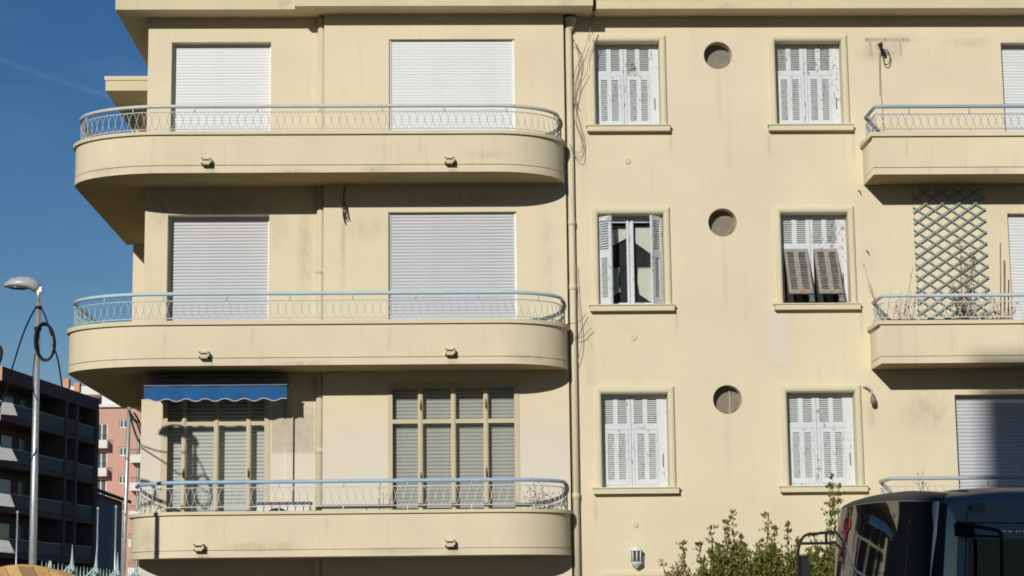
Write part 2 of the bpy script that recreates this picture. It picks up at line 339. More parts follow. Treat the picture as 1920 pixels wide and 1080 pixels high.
# left bay (set back), middle bay (proud), right bay
A_op = [(-4.734, -3.045, 8.86, 11.19), (-4.75, -3.05, 5.70, 8.185)]
A_op1 = [(-4.80, -3.015, 2.62, 5.34)]
B_op = [(-1.03, 1.10, 8.86, 11.18), (-1.046, 1.10, 5.70, 8.18)]
B_op1 = [(-1.06, 1.108, 2.62, 5.30)]
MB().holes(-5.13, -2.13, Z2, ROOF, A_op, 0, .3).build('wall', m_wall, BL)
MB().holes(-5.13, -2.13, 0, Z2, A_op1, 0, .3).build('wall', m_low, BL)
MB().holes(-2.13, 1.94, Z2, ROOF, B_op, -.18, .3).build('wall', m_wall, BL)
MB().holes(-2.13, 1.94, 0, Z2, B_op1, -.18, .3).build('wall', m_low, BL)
AX = (2.386, 3.700); CX = (5.488, 6.835)
ROWS = ((9.687, 11.289), (6.599, 8.277), (3.549, 5.227), (.50, 2.18))
PH = [(4.602, 10.93, .243), (4.60, 8.009, .243), (4.597, 4.999, .243)]
C_op = []
for zs, zt in ROWS:
    for a, b in (AX, CX): C_op.append((a+.09, b-.105, zs, zt-.12))
SH = [(9.506, 12.0, 8.86, 11.144), (9.465, 12.0, 5.70, 8.14), (8.415, 12.0, 2.62, 5.05)]
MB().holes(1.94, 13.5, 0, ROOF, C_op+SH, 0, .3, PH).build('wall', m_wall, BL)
# side and back walls, floor slabs and roof so that the block is solid
MB().box(-5.128, -4.98, .3, 10.9, 0, ROOF).build('side_wall', m_wall, BL)
MB().box(13.3, 13.5, .3, 11, 0, ROOF).build('side_wall', m_wall, BL)
MB().box(-5.1, 13.5, 10.9, 11.1, 0, ROOF).build('back_wall', m_wall, BL)
b = MB()
for z in (.2, Z1+.02, Z2+.02, Z3+.02): b.box(-4.98, 13.3, .31, 10.9, z, z+.16)
b.build('floor_slab', m_dark, BL)
MB().box(-4.98, 13.3, 2.2, 2.3, 0, ROOF-.01).build('inner_wall', mat('interior_wall', (.12, .11, .10), .9), BL)
# rear left wing with its own small top canopy
MB().box(-6.165, -5.13, 5.2, 10.9, Z2+.02, 11.36).build('wing_wall', m_wall, BL)
MB().box(-6.52, -5.13, 3.8, 9.0, 11.362, 11.56).box(-6.54, -5.13, 3.78, 9.0, 11.562, 11.64).build('wing_canopy', m_fascia, BL)
MB().box(-6.10, -5.135, 5.12, 5.2, 8.9, 11.0).build('wing_recess', m_trim, BL)
# cornices
def cornice(x0, x1, y):
    c = MB().box(x0, x1, y, .0 if y < -.5 else .6, ROOF, ROOF+.19).box(x0-.0, x1, y-.02, .6, ROOF+.192, ROOF+.42).build('cornice', m_fascia, BL)
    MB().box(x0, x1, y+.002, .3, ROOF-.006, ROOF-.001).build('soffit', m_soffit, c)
MB().box(-5.62, -2.603, -.47, 8.0, ROOF, ROOF+.42).build('cornice', m_fascia, BL)
MB().box(-2.601, 2.422, -.65, 1.0, ROOF, ROOF+.44).build('cornice', m_fascia, BL)
MB().box(2.49, 13.5, -.47, 1.0, ROOF, ROOF+.165).box(2.475, 13.5, -.50, 1.0, ROOF+.167, ROOF+.42).build('cornice', m_fascia, BL)
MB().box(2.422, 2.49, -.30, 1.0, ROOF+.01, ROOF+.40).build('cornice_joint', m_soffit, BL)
MB().box(-5.6, 13.4, 1.0, 11, ROOF+.05, ROOF+.3).build('roof', m_soffit, BL)
# bare repaired strip and small wall fittings
MB().box(5.305, 5.64, -.003, .0, 5.57, 6.515).build('repair_patch', m_patch, BL)
MB().box(-2.73, -2.625, -.07, 0, 2.62, Z2).build('wall_strip', m_low, BL)
for x, z in ((3.013, 9.08), (3.048, 6.052), (3.009, 2.937)):
    o = MB().lathe([(.048, 0), (.05, -.012), (.03, -.014), (.028, -.006), (.012, -.006), (.010, -.02)], (x, 0, z), 20, 'y').build('vent_cap', m_trim, BL)

# ---- roller shutters
slat_cache = {}
def roller(x0, x1, z0, z1, y, m, pitch=.052, amp=1.):
    w_ = x1-x0
    fr = MB().box(x0, x0+.035, y-.025, y+.02, z0, z1).box(x1-.035, x1, y-.025, y+.02, z0, z1).box(x0+.03, x1-.03, y+.02, y+.03, z0, z1)
    f = fr.build('roller_shutter', m_guide if m is not m_slat3 else m_slat3, BL)
    prof = [(.0035*amp, 0.0), (-.0015*amp, .004), (-.0035*amp, .014), (-.0042*amp, .026), (-.0035*amp, .038), (-.0005*amp, pitch-.005), (.0045*amp, pitch-.001)]
    s = MB(); a, bb = .012, w_-.012
    vs = [(x, yy, zz_) for x in (a, bb) for yy, zz_ in prof]; n = len(prof)
    s.add(vs, [(i, n+i, n+i+1, i+1) for i in range(n-1)], True)
    me = s.mesh('slat', m)
    z = z0; k = 0
    while z < z1:
        link('slat', me, f, (x0, y+.001+random.uniform(-.0012, .0012), z)); z += pitch
    return f
roller(-4.734, -3.045, 8.86, 11.19, .16, m_slat, .052, .5)
roller(-4.75, -3.05, 5.70, 8.185, .21, m_slat2, .0545, 1.5)
roller(-1.03, 1.10, 8.86, 11.18, -.11, m_slat, .052, .35)
roller(-1.046, 1.10, 5.70, 8.18, -.09, m_slat2, .0545, 1.4)
roller(9.506, 12.0, 8.86, 11.144, .19, m_slat)
roller(9.465, 12.0, 5.70, 8.14, .12, m_slat)
roller(8.415, 12.0, 2.62, 5.05, .18, m_slat2, .06, 1.6)
# first-floor glazed doors with shutters behind the glass
def glazed(x0, x1, z0, z1, y, mull, trz, hand):
    hs_ = []
    for i in range(len(mull)-1):
        a, bb = mull[i][1], mull[i+1][0]
        hs_ += [(a, bb, z0+.12, trz-.03), (a, bb, trz+.035, z1-.08)]
    f = MB().holes(x0, x1, z0, z1, hs_, y, y+.05).build('glazed_door', m_frame, BL)
    for i, (a, bb) in enumerate(mull[1:-1]):
        MB().bevbox(a+.012, bb-.012, y-.018, y, z0+.05, z1-.05, .006).build('mullion', m_frame, f)
    for h in hs_:
        MB().box(h[0]-.01, h[1]+.01, y+.022, y+.027, h[2]-.01, h[3]+.01).build('pane', m_glass, f)
    for x, z in hand:
        MB().box(x-.012, x+.012, y-.035, y-.018, z-.07, z+.07).tube([(x, y-.035, z+.02), (x, y-.06, z+.02), (x, y-.06, z-.09)], .008, 5).build('handle', mat('brass', (.30, .19, .07), .4, metal=.5), f)
mA = [(-4.804, -4.695), (-4.463, -4.385), (-3.931, -3.852), (-3.397, -3.319), (-3.10, -3.021)]
glazed(-4.80, -3.015, 2.62, 5.34, .0-.012, mA, 4.665, [(-4.424, 3.86), (-3.358, 3.86)])
roller(-4.80, -3.015, 2.62, 5.33, .20, m_slat3, .062, 2.4)
mB = [(-1.06, -.981), (-.561, -.482), (-.017, .062), (.518, .597), (1.028, 1.107)]
glazed(-1.06, 1.108, 2.62, 5.30, -.18-.012, mB, 4.655, [(-.52, 3.75), (.557, 3.82), (-.52, 4.93), (.557, 4.95)])
roller(-1.06, 1.108, 2.62, 5.29, -.03, m_slat4, .060, 1.6)

# ---- moulded windows with louvred wooden shutters
def louvres(mb, x0, x1, z0, z1, y, n, tilt=.028):
    p = (z1-z0)/n
    for i in range(n):
        z = z0+p*i; j = random.uniform(-.003, .003)
        a = (x0, y+.004, z+j); b_ = (x1, y+.004, z+j*.3); c = (x1, y+tilt, z+p*.66); d = (x0, y+tilt, z+p*.66)
        mb.quad(a, b_, c, d)
        mb.quad((x0, y+.004, z+j), (x0, y+.010, z-.005), (x1, y+.010, z-.005), (x1, y+.004, z+j))
def surround(x0, x1, zs, zt):
    W = .095; s = MB()
    def prof(t): return [(0, 0), (0, -.03), (.2, -.052), (.5, -.060), (.8, -.052), (1, -.028), (1, .0)]
    P = prof(0)
    path_o = [(x0, zs), (x0, zt), (x1, zt), (x1, zs)]; path_i = [(x0+W, zs), (x0+W, zt-W-.02), (x1-W-.01, zt-W-.02), (x1-W-.01, zs)]
    vs = []
    for (xo, zo), (xi, zi) in zip(path_o, path_i):
        for u, y in P: vs.append((lerp(xo, xi, u), y, lerp(zo, zi, u)))
    n = len(P); fs = []
    for k in range(3):
        for i in range(n-1): fs.append((k*n+i, (k+1)*n+i, (k+1)*n+i+1, k*n+i+1))
    s.add(vs, fs)
    win = s.build('window', m_trim, BL)
    MB().box(x0-.06, x1+.035, -.12, 0, zs-.105, zs-.02).box(x0-.075, x1+.05, -.14, .0, zs-.018, zs).build('sill', m_trim, win)
    rb = MB(); rb.box(x0+.09, x1-.105, .3, .302, zs, zt-.12); rb.build('backing', m_dark, win)
    return win
def leafpair(win, xa, xb, za, zb, y, mode='closed'):
    """two folding leaves, normalised layout measured from the photograph"""
    W_, H_ = xb-xa, zb-za
    X = lambda u: xa+u*W_
    Zt = lambda v: zb-v*H_
    up_c = [(.062, .20), (.277, .416), (.533, .671), (.744, .89)]; uz = (.045, .315)
    lo_c = [(.108, .205), (.283, .39), (.58, .683), (.76, .865)]; lz = (.42, .915)
    fr = [(.062, .44), (.525, .90)]; fz = (.37, .972)
    for h, (u0, u1) in enumerate(((0, .478), (.484, 1.0))):
        cols = up_c[h*2:h*2+2]; hs_ = [(X(a), X(b_), Zt(uz[1]), Zt(uz[0])) for a, b_ in cols]
        f0, f1 = fr[h]
        hs_.append((X(f0), X(f1), Zt(fz[1]), Zt(fz[0])))
        lf = MB().holes(X(u0), X(u1), za, zb, hs_, y, y+.035).build('shutter_leaf', m_peel, win)
        lv = MB()
        for a, b_ in cols: louvres(lv, X(a), X(b_), Zt(uz[1]), Zt(uz[0]), y+.004, 12)
        lv.build('louvre', m_peel2, win, kind='stuff')
        # hinged lower panel
        cl = lo_c[h*2:h*2+2]
        pw = X(f1)-X(f0); ph = Zt(fz[0])-Zt(fz[1])
        pm = MB(); hh = [(X(a)-X(f0), X(b_)-X(f0), Zt(lz[1])-Zt(fz[0]), Zt(lz[0])-Zt(fz[0])) for a, b_ in cl]
        pm.holes(.004, pw-.004, -ph+.004, -.004, hh, -.004, .026)
        ang = 0; mm_, ml = m_peel, m_peel2
        if mode == 'propped': ang = R(26); mm_ = m_brownw; ml = m_brownw
        po = pm.build('projecting_panel', mm_, win, loc=Vector((X(f0), y, Zt(fz[0])))); po.rotation_euler = (-ang, 0, 0)
        lv = MB()
        for (a0, a1, c0, c1) in hh: louvres(lv, a0, a1, c0, c1, 0, 23, .02)
        lo = lv.build('louvre', ml, win, kind='stuff', loc=Vector((X(f0), y, Zt(fz[0])))); lo.rotation_euler = (-ang, 0, 0)
        if mode == 'propped':
            st = MB()
            zb_ = Zt(fz[0])
            ex = Vector((0, -math.sin(ang)*ph, -math.cos(ang)*ph))
            st.tube([(X(f0)+.03, y+.02, zb_-ph+.02), (X(f0)+.03, y+ex.y, zb_+ex.z+.02)], .006, 5).tube([(X(f1)-.03, y+.02, zb_-ph+.02), (X(f1)-.03, y+ex.y, zb_+ex.z+.02)], .006, 5)
            st.build('stay_bar', m_wired, win)
            MB().bevbox(X(f0)+pw*.46, X(f0)+pw*.62, y+ex.y*.93-.03, y+ex.y*.93+.012, zb_+ex.z*.93-.025, zb_+ex.z*.93+.035, .012).build('knob_block', mat('orange_wood', (.50, .28, .16), .7, .2, 20), win)
    # weathered edge strip at the right jamb and iron bolt
    MB().box(xb-.004, xb+.05, y+.004, y+.03, za, zb).build('jamb_strip', m_peel, win)
    MB().box(xb-.03, xb-.018, y-.012, y, za+.22*H_, za+.36*H_).build('bolt', m_wired, win)
    MB().tube([(X(.48), y-.006, za+.30*H_), (X(.48), y-.03, za+.27*H_)], .006, 5).build('latch', m_wired, win)
for ri, (zs, zt) in enumerate(ROWS):
    for ci, (x0, x1) in enumerate((AX, CX)):
        win = surround(x0, x1, zs, zt)
        xa, xb, za, zb = x0+.095, x1-.11-.05, zs+.005, zt-.125
        if ri == 1 and ci == 0:
            # casement with leaves folded open
            ya = .20
            MB().holes(xa, xb+.05, za, zb, [(xa+.07, xa+.50, za+.07, zb-.10), (xa+.62, xb-.03, za+.07, zb-.10)], ya, ya+.05).build('casement', m_peel, win)
            MB().bevbox(xa+.50, xa+.545, ya-.03, ya, za, zb-.06, .01).bevbox(xa+.575, xa+.62, ya-.03, ya, za, zb-.06, .01).build('meeting_stile', m_peel, win)
            for a, b_ in ((xa+.07, xa+.50), (xa+.62, xb-.03)):
                MB().box(a, b_, ya+.02, ya+.024, za+.06, zb-.09).build('pane', m_glass, win)
            cu = MB(); yc = ya+.06
            def cloth(pts):
                n = len(pts); cu.add([(x, yc+.008*math.sin(x*60), z) for x, z in pts], [tuple(range(n))])
            H = zb-za
            cloth([(xa+.24, zb-.20), (xa+.50, zb-.20), (xa+.50, zb-.36), (xa+.24, zb-.50)])
            cloth([(xa+.66, zb-.18), (xa+.98, zb-.18), (xa+.98, zb-.50), (xa+.90, zb-.62), (xa+.66, zb-.44)])
            cloth([(xa+.24, zb-.86), (xa+.38, zb-.86), (xa+.36, zb-1.15), (xa+.39, zb-1.28), (xa+.24, zb-1.36)])
            cloth([(xa+.69, zb-.86), (xa+.99, zb-.86), (xa+.99, zb-1.36), (xa+.90, zb-1.46), (xa+.71, zb-1.33), (xa+.68, zb-1.12)])
            cu.build('curtain', m_curtain, win)
            MB().tube([(xa+.08, yc-.02, zb-.86), (xb-.03, yc-.02, zb-.86)], .006, 5).build('curtain_rod', m_wired, win)
            for sgn, hx, hy, L_, an in ((1, xa+.0, .10, .30, R(-42)), (-1, xb+.03, .12, .30, R(48))):
                hs_ = [(.06*1, L_-.055, H*.60, H*.93), (.09, L_-.085, H*.08, H*.52)]
                hs_ = [(a*1.0, b_*1.0, c, d) for a, b_, c, d in hs_]
                lf = MB().holes(0, L_, 0, H-.03, hs_, -.018, .018)
                lv = MB()
                for a0, a1, c0, c1 in hs_: louvres(lv, a0, a1, c0, c1, -.014, 12 if c0 > H*.5 else 22, .02)
                for q_, nm, mm_, kd in ((lf, 'shutter_leaf', m_peel, None), (lv, 'louvre', m_peel3, 'stuff')):
                    if sgn < 0: q_.v = [(-x, y_, z_) for x, y_, z_ in q_.v]
                    oo = q_.build(nm, mm_, win, kind=kd, loc=Vector((hx, hy, za))); oo.rotation_euler = (0, 0, an)
        else:
            leafpair(win, xa, xb, za, zb, .17, 'propped' if (ri == 1 and ci == 1) else 'closed')
for cx_, cz_, r_ in PH:
    f = MB().lathe([(r_, .0), (r_, .02), (r_-.03, .02), (r_-.03, .0)], (cx_, .20, cz_), 40, 'y', cap=False).build('porthole_frame', m_trim, BL)
    MB().lathe([(r_-.001, .0), (.001, .0)], (cx_, .212, cz_), 40, 'y').build('pane', m_frost, f)
    if cz_ < 5: MB().box(cx_+.05, cx_+.075, .196, .21, cz_-r_*.95, cz_+r_*.7).build('glazing_bar', mat('bar_grey', (.34, .32, .27), .7), f)

# ---- curved balconies
def path_curved(XL, XR, aL, bL, aR, bR, yl_end, yr_end, off=0.):
    """plan line from the back left round the front to the right end; off shrinks it inwards"""
    XL += off; XR -= off; yf = YF+off; aL_ = aL-off; bL_ = bL-off; aR_ = aR-off; bR_ = bR-off
    P = []
    if yl_end > yf+bL_+.05: P.append((XL, yl_end))
    for i in range(25):
        t = math.pi/2*i/24; P.append((XL+aL_*(1-math.cos(t)), yf+bL_*(1-math.sin(t))))
    for i in range(25):
        t = math.pi/2*i/24; P.append((XR-aR_*(1-math.sin(t)), yf+bR_*(1-math.cos(t))))
    return P
def path_rect(XL, XR, yf, off=0.): return [(XL+off, 0.), (XL+off, yf+off), (XR, yf+off)]
def strip(mb, P, Q, z0, z1, smooth=True):
    """wall between outer line P and inner line Q"""
    n = len(P); vs = []
    for (a, b_) in zip(P, Q): vs += [(a[0], a[1], z0), (a[0], a[1], z1), (b_[0], b_[1], z1), (b_[0], b_[1], z0)]
    fo = []; ff = []
    for i in range(n-1):
        o = i*4; p = o+4
        fo += [(o, p, p+1, o+1)]; ff += [(o+1, p+1, p+2, o+2), (o+2, p+2, p+3, o+3), (o+3, p+3, p, o)]
    mb.add(vs, fo, smooth); base = len(mb.v); mb.add(vs, ff, False)
    mb.f.append((base, base+1, base+2, base+3)); mb.sm.append(False)
    e = base+(n-1)*4; mb.f.append((e+3, e+2, e+1, e)); mb.sm.append(False)
def resample(P, step):
    d = [0]
    for i in range(1, len(P)): d.append(d[-1]+math.dist(P[i-1], P[i]))
    n = max(1, round(d[-1]/step)); out = []
    for k in range(n+1):
        s = d[-1]*k/n; i = 1
        while i < len(d)-1 and d[i] < s: i += 1
        t = (s-d[i-1])/(d[i]-d[i-1]) if d[i] > d[i-1] else 0
        out.append((lerp(P[i-1][0], P[i][0], t), lerp(P[i-1][1], P[i][1], t)))
    return out, d[-1]/n
def oval_mesh(pts3, z0, z1, m):
    """one lens of the lattice: pts3 samples the plan line over one pitch"""
    mb = MB(); n = len(pts3)-1; zc = (z0+z1)/2; h = (z1-z0)/2
    for sg in (1, -1):
        mb.tube([(x, y, zc+sg*h*max(0, math.sin(math.pi*i/n))**.82) for i, (x, y) in enumerate(pts3)], .0055, 3, cap=False)
    return mb
def balcony(pathf, yslab, z_bot, z_gr, z_cb, z_ct, z_r3, z_r2, z_rail, m_r, m_o, spouts, left_wall_y, phase=0):
    P = pathf(0); band = pathf(-.004)
    b = MB()
    strip(b, band, pathf(.14), z_bot, z_gr-.007)
    strip(b, pathf(.022), pathf(.14), z_gr-.007, z_gr+.007)
    strip(b, P, pathf(.14), z_gr+.007, z_cb)
    # slab
    In = pathf(.10); n = len(In)
    vs = [(x, y, z_bot+.004) for x, y in In]+[(x, y, z_bot+.17) for x, y in In]
    back = yslab(In)
    poly = list(range(n)); bv = len(vs)
    for x, y in back: vs += [(x, y, z_bot+.004)]
    for x, y in back: vs += [(x, y, z_bot+.17)]
    k = len(back)
    b.add(vs, [tuple(poly+[bv+i for i in range(k)])[::-1], tuple([n+i for i in poly]+[bv+k+i for i in range(k)])])
    o = b.build('balcony', m_wallb, BL)
    c = MB(); strip(c, pathf(-.045), pathf(.16), z_cb, z_ct); c.build('coping', m_trim, o)
    c = MB(); strip(c, pathf(.10), pathf(.12), z_bot-.001, z_bot+.003, False)
    # underside skin just below the slab, its colour darkened for shade
    vs2 = [(x, y, z_bot-.002) for x, y in pathf(.012)]+[(x, y, z_bot-.002) for x, y in back]
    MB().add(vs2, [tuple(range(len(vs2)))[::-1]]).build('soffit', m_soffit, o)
    for x, z in spouts:
        s = MB(); w_, h_, l_ = .078, .052, .15; y1 = P_front(P)+.02
        s.box(x-w_, x+w_, y1-l_, y1, z-h_, z-h_+.025).box(x-w_, x-w_+.022, y1-l_, y1, z-h_, z+h_).box(x+w_-.022, x+w_, y1-l_, y1, z-h_, z+h_).box(x-w_, x+w_, y1-l_, y1, z+h_-.022, z+h_)
        s.box(x-w_+.02, x+w_-.02, y1-l_, y1-.02, z-h_+.024, z+.004)
        s.box(x-w_+.02, x+w_-.02, y1-.03, y1-.028, z-h_, z+h_)
        so_ = s.build('drain_spout', m_trim, o)
        MB().box(x-w_+.021, x+w_-.021, y1-.032, y1-.031, z-h_+.024, z+h_-.021).build('spout_mouth', m_dark, o)
    # railing
    Q = pathf(.075)
    pts, st = resample(Q, .1275)
    r = MB(); r.tube([(x, y, z_rail) for x, y in pts], .031, 10); rail = r.build('railing', m_r, BL)
    for z in (z_r2, z_r3): MB().tube([(x, y, z) for x, y in pts], .0085, 6).build('rail_bar', m_o, rail)
    fine, _ = resample(Q, .1275/8)
    n = len(pts)-1; shared = None
    for i in range(n):
        a, c_ = pts[i], pts[i+1]
        dx, dy = c_[0]-a[0], c_[1]-a[1]
        # straight stretch if both neighbours are collinear
        straight = False
        if 0 < i < n-1:
            p, q = pts[i-1], pts[i+2]
            straight = abs((a[0]-p[0])*dy-(a[1]-p[1])*dx) < 1e-5 and abs((q[0]-c_[0])*dy-(q[1]-c_[1])*dx) < 1e-5
        ln = math.hypot(dx, dy)
        if straight and abs(ln-st) < 1e-4:
            if shared is None:
                shared = oval_mesh([(st*k/7, 0) for k in range(8)], -(z_r2-z_r3)/2, (z_r2-z_r3)/2, m_o).mesh('oval', m_o)
            link('oval', shared, rail, (a[0], a[1], (z_r2+z_r3)/2), math.atan2(dy, dx))
        else:
            oval_mesh([(lerp(a[0], c_[0], k/7), lerp(a[1], c_[1], k/7)) for k in range(8)], z_r3, z_r2, m_o).build('oval', m_o, rail)
        if (i+phase) % 8 == 4:
            x, y = (a[0]+c_[0])/2, (a[1]+c_[1])/2
            MB().tube([(x, y, z_ct-.01), (x, y, z_r3)], .011, 6).build('post', m_o, rail); MB().tube([(x, y, z_r2), (x, y, z_rail)], .011, 6).build('post', m_o, rail)
    kn = MB()
    for x, y in pts: kn.lathe([(.001, -.012), (.009, 0), (.001, .012)], (x, y, (z_r2+z_r3)/2), 5, cap=False)
    kn.build('rivet', m_wire if m_o is m_rail3 else m_o, rail, kind='stuff')
    return o
def P_front(P): return min(y for x, y in P)
p3 = lambda off: path_curved(-6.30, 1.905, 1.65, 1.12, 1.2, .94, 5.2, 0, off)
p2 = lambda off: path_curved(-6.33, 1.915, 1.65, 1.12, 1.2, .94, 5.2, 0, off)
p1 = lambda off: path_curved(-5.245, 1.915, 1.15, 1.12, 1.2, .94, 0, 0, off)
backL = lambda In: [(1.90, -.18), (-2.14, -.18), (-2.14, -.001), (-5.13, -.001), (-5.13, 5.199), (In[0][0], 5.199)]
back1 = lambda In: [(1.90, -.18), (-2.14, -.18), (-2.14, -.001), (In[0][0], -.001)]
balcony(p3, backL, Z3, 8.781, 9.291, 9.345, 9.407, 9.695, 9.79, m_rail3, m_rail3, ((-3.967, 8.827), (-.013, 8.827)), 5.2)
balcony(p2, backL, Z2, 5.613, 6.154, 6.219, 6.272, 6.559, 6.672, m_rail2, m_rail2, ((-3.958, 5.655), (-.024, 5.678)), 5.2, 3)
balcony(p1, back1, Z1, 2.552, 3.114, 3.165, 3.241, 3.545, 3.633, m_rail1, m_oval1, ((-4.0, 2.60), (-.042, 2.626)), 0, 5)
# right-hand rectangular balconies
pr = lambda off: path_rect(7.03, 13.2, -.83, off)
backR = lambda In: [(13.2, -.001), (In[0][0], -.001)]
balcony(pr, backR, 8.643, 8.76, 9.288, 9.361, 9.434, 9.69, 9.82, mat('rail_slate', (.31, .39, .47), .5, .1, 8, .1, 90), mat('rail_violet', (.36, .39, .50), .5, .1, 8), (), 0, 2)
balcony(pr, backR, 5.484, 5.598, 6.127, 6.189, 6.251, 6.508, 6.615, mat('rail_greyblue', (.50, .58, .64), .5, .08, 8), m_oval1, (), 0, 2)
balcony(pr, backR, 2.43, 2.54, 3.07, 3.125, 3.20, 3.49, 3.61, mat('rail_steel', (.40, .46, .50), .4, .1, 8), m_oval1, (), 0, 2)

# ---- downpipes
def downpipe(x, y, z0, z1, collars, hopper=False, r=.055):
    p = MB().tube([(x, y, z0), (x, y, z1)], r, 14).build('downpipe', m_pipe, BL)
    for z in collars: MB().lathe([(r+.001, -.05), (r+.012, -.045), (r+.012, .035), (r+.001, .045)], (x, y, z), 14, cap=False).build('collar', m_pipe, p)
    if hopper: MB().lathe([(r, -.19), (r+.012, -.15), (r+.015, -.12), (.115, .0), (.12, .02), (.10, .03)], (x+.03, y, z1), 18).build('hopper', m_pipe, p)
downpipe(2.035, -.07, 0, 11.55, (8.0, 6.9, 3.42), True)
downpipe(-2.19, -.072, 0, 11.6, (7.2, 4.2), False, .058)

# ================================================================== fittings on the building
# awning
AW = thing('awning', 'blue scalloped awning rolled out under the lowest left balcony ceiling', 'awning', (-3.86, -.05, 5.3))
v = MB(); n = 90; xs_ = [lerp(-5.0, -2.685, i/n) for i in range(n+1)]
def zb_(x): return 4.995+.022*math.cos((x+4.63)*2*math.pi/.315)
def yv(x): return -.60+.008*math.sin(x*11)
v.add([(x, yv(x), 5.225) for x in xs_]+[(x, yv(x)-.012, zb_(x)) for x in xs_], [(i, n+1+i, n+2+i, i+1) for i in range(n)], True).build('valance', m_awn, AW)
MB().tube([(x, yv(x)-.014, zb_(x)) for x in xs_], .006, 4).build('piping', m_white, AW)
MB().quad((-5.0, -.60, 5.232), (-2.685, -.60, 5.232), (-2.685, -.06, 5.25), (-5.0, -.06, 5.25)).build('canopy_fabric', m_awn, AW)
MB().box(-5.0, -2.68, -.625, -.575, 5.226, 5.243).build('front_bar', mat('awning_bar', (.16, .17, .18), .5, .3, 6), AW)
MB().box(-5.0, -2.68, -.16, -.002, 5.26, 5.40).build('cassette', m_grey, AW)
for x in (-4.6, -3.1): MB().tube([(x, -.06, 5.22), (x+.35, -.32, 5.21), (x, -.58, 5.21)], .018, 6).build('arm', m_grey, AW)
# air conditioner on first balcony
AC = thing('air_conditioner', 'white air conditioner unit on the lowest left balcony, only its top showing', 'air conditioner', (-2.73, -.5, 2.62))
MB().bevbox(-3.16, -2.30, -.62, -.30, 2.68, 3.30, .02).build('casing', mat('ac_white', (.66, .66, .62), .5), AW if False else AC)
MB().box(-3.18, -2.28, -.64, -.28, 3.302, 3.335).build('lid', mat('ac_lid', (.09, .09, .09), .6), AC)
gr = MB()
for rr in (.06, .12, .18, .24): gr.lathe([(rr, 0), (rr+.012, -.012), (rr+.02, 0)], (-2.82, -.625, 2.98), 24, 'y', cap=False)
for k in range(12):
    t = math.pi*k/12; gr.tube([(-2.82-.25*math.cos(t), -.63, 2.98-.25*math.sin(t)), (-2.82+.25*math.cos(t), -.63, 2.98+.25*math.sin(t))], .005, 4)
gr.build('fan_grille', m_black, AC)
MB().lathe([(.25, 0), (.001, 0)], (-2.82, -.622, 2.98), 24, 'y').build('fan_opening', m_dark, AC)
# lantern
LA = thing('wall_lantern', 'white hexagonal wall lantern low on the cream wall above the hedge', 'lantern', (3.005, 0, 2.4))
MB().lathe([(.015, .18), (.03, .165), (.055, .15), (.10, .115), (.108, .10), (.09, .098)], (3.005, -.12, 2.41), 8, smooth=False).build('cap', m_white, LA)
MB().lathe([(.095, -.085), (.10, -.10), (.05, -.15), (.03, -.16), (.012, -.185)], (3.005, -.12, 2.41), 8, smooth=False).build('base', m_white, LA)
fr_ = MB()
for k in range(8):
    t = 2*math.pi*(k)/8; fr_.tube([(3.005+.088*math.cos(t), -.12+.088*math.sin(t), 2.32), (3.005+.092*math.cos(t), -.12+.092*math.sin(t), 2.51)], .010, 4)
fr_.build('frame', m_white, LA)
MB().lathe([(.075, -.085), (.078, .10)], (3.005, -.12, 2.41), 8, smooth=False).build('lamp_glass', m_farglass, LA)
MB().box(2.985, 3.025, -.05, 0, 2.36, 2.46).build('bracket', m_white, LA)
# trellis
TR = thing('trellis', 'blue green diamond lattice trellis against the wall on the right middle balcony', 'trellis', (8.45, -.04, 5.7))
tx0, tx1, tz0, tz1 = 7.84, 9.08, 5.95, 8.56; sl = .196/.286
tw = math.hypot(1, sl)
for fam in (1, -1):
    k = -8
    while k < 40:
        # z = sl*fam*(x-tx0)+c
        c = tz0+k*.196 + (.05 if fam > 0 else .147)
        k += 1
        xa, xb = tx0, tx1
        za_, zb2 = c, c+sl*fam*(tx1-tx0)
        t0, t1 = 0., 1.
        def clip(t0, t1):
            for lim, s_ in ((tz0, 1), (tz1, -1)):
                fa, fb = s_*(za_-lim), s_*(zb2-lim)
                if fa < 0 and fb < 0: return None
                if fa < 0: t0 = max(t0, fa/(fa-fb))
                if fb < 0: t1 = min(t1, fa/(fa-fb))
            return (t0, t1) if t1-t0 > .06 else None
        q = clip(t0, t1)
        if not q: continue
        a = (lerp(xa, xb, q[0]), lerp(za_, zb2, q[0])); b_ = (lerp(xa, xb, q[1]), lerp(za_, zb2, q[1]))
        y0 = -.052 if fam > 0 else -.036
        nx, nz_ = -sl*fam/tw*.011, 1/tw*.011
        mb = MB(); vs = []
        for yy in (y0-.0145, y0): vs += [(a[0]-nx, yy, a[1]-nz_), (b_[0]-nx, yy, b_[1]-nz_), (b_[0]+nx, yy, b_[1]+nz_), (a[0]+nx, yy, a[1]+nz_)]
        mb.add(vs, ((0, 1, 2, 3), (7, 6, 5, 4), (0, 4, 5, 1), (1, 5, 6, 2), (2, 6, 7, 3), (3, 7, 4, 0))).build('slat', m_teal, TR)
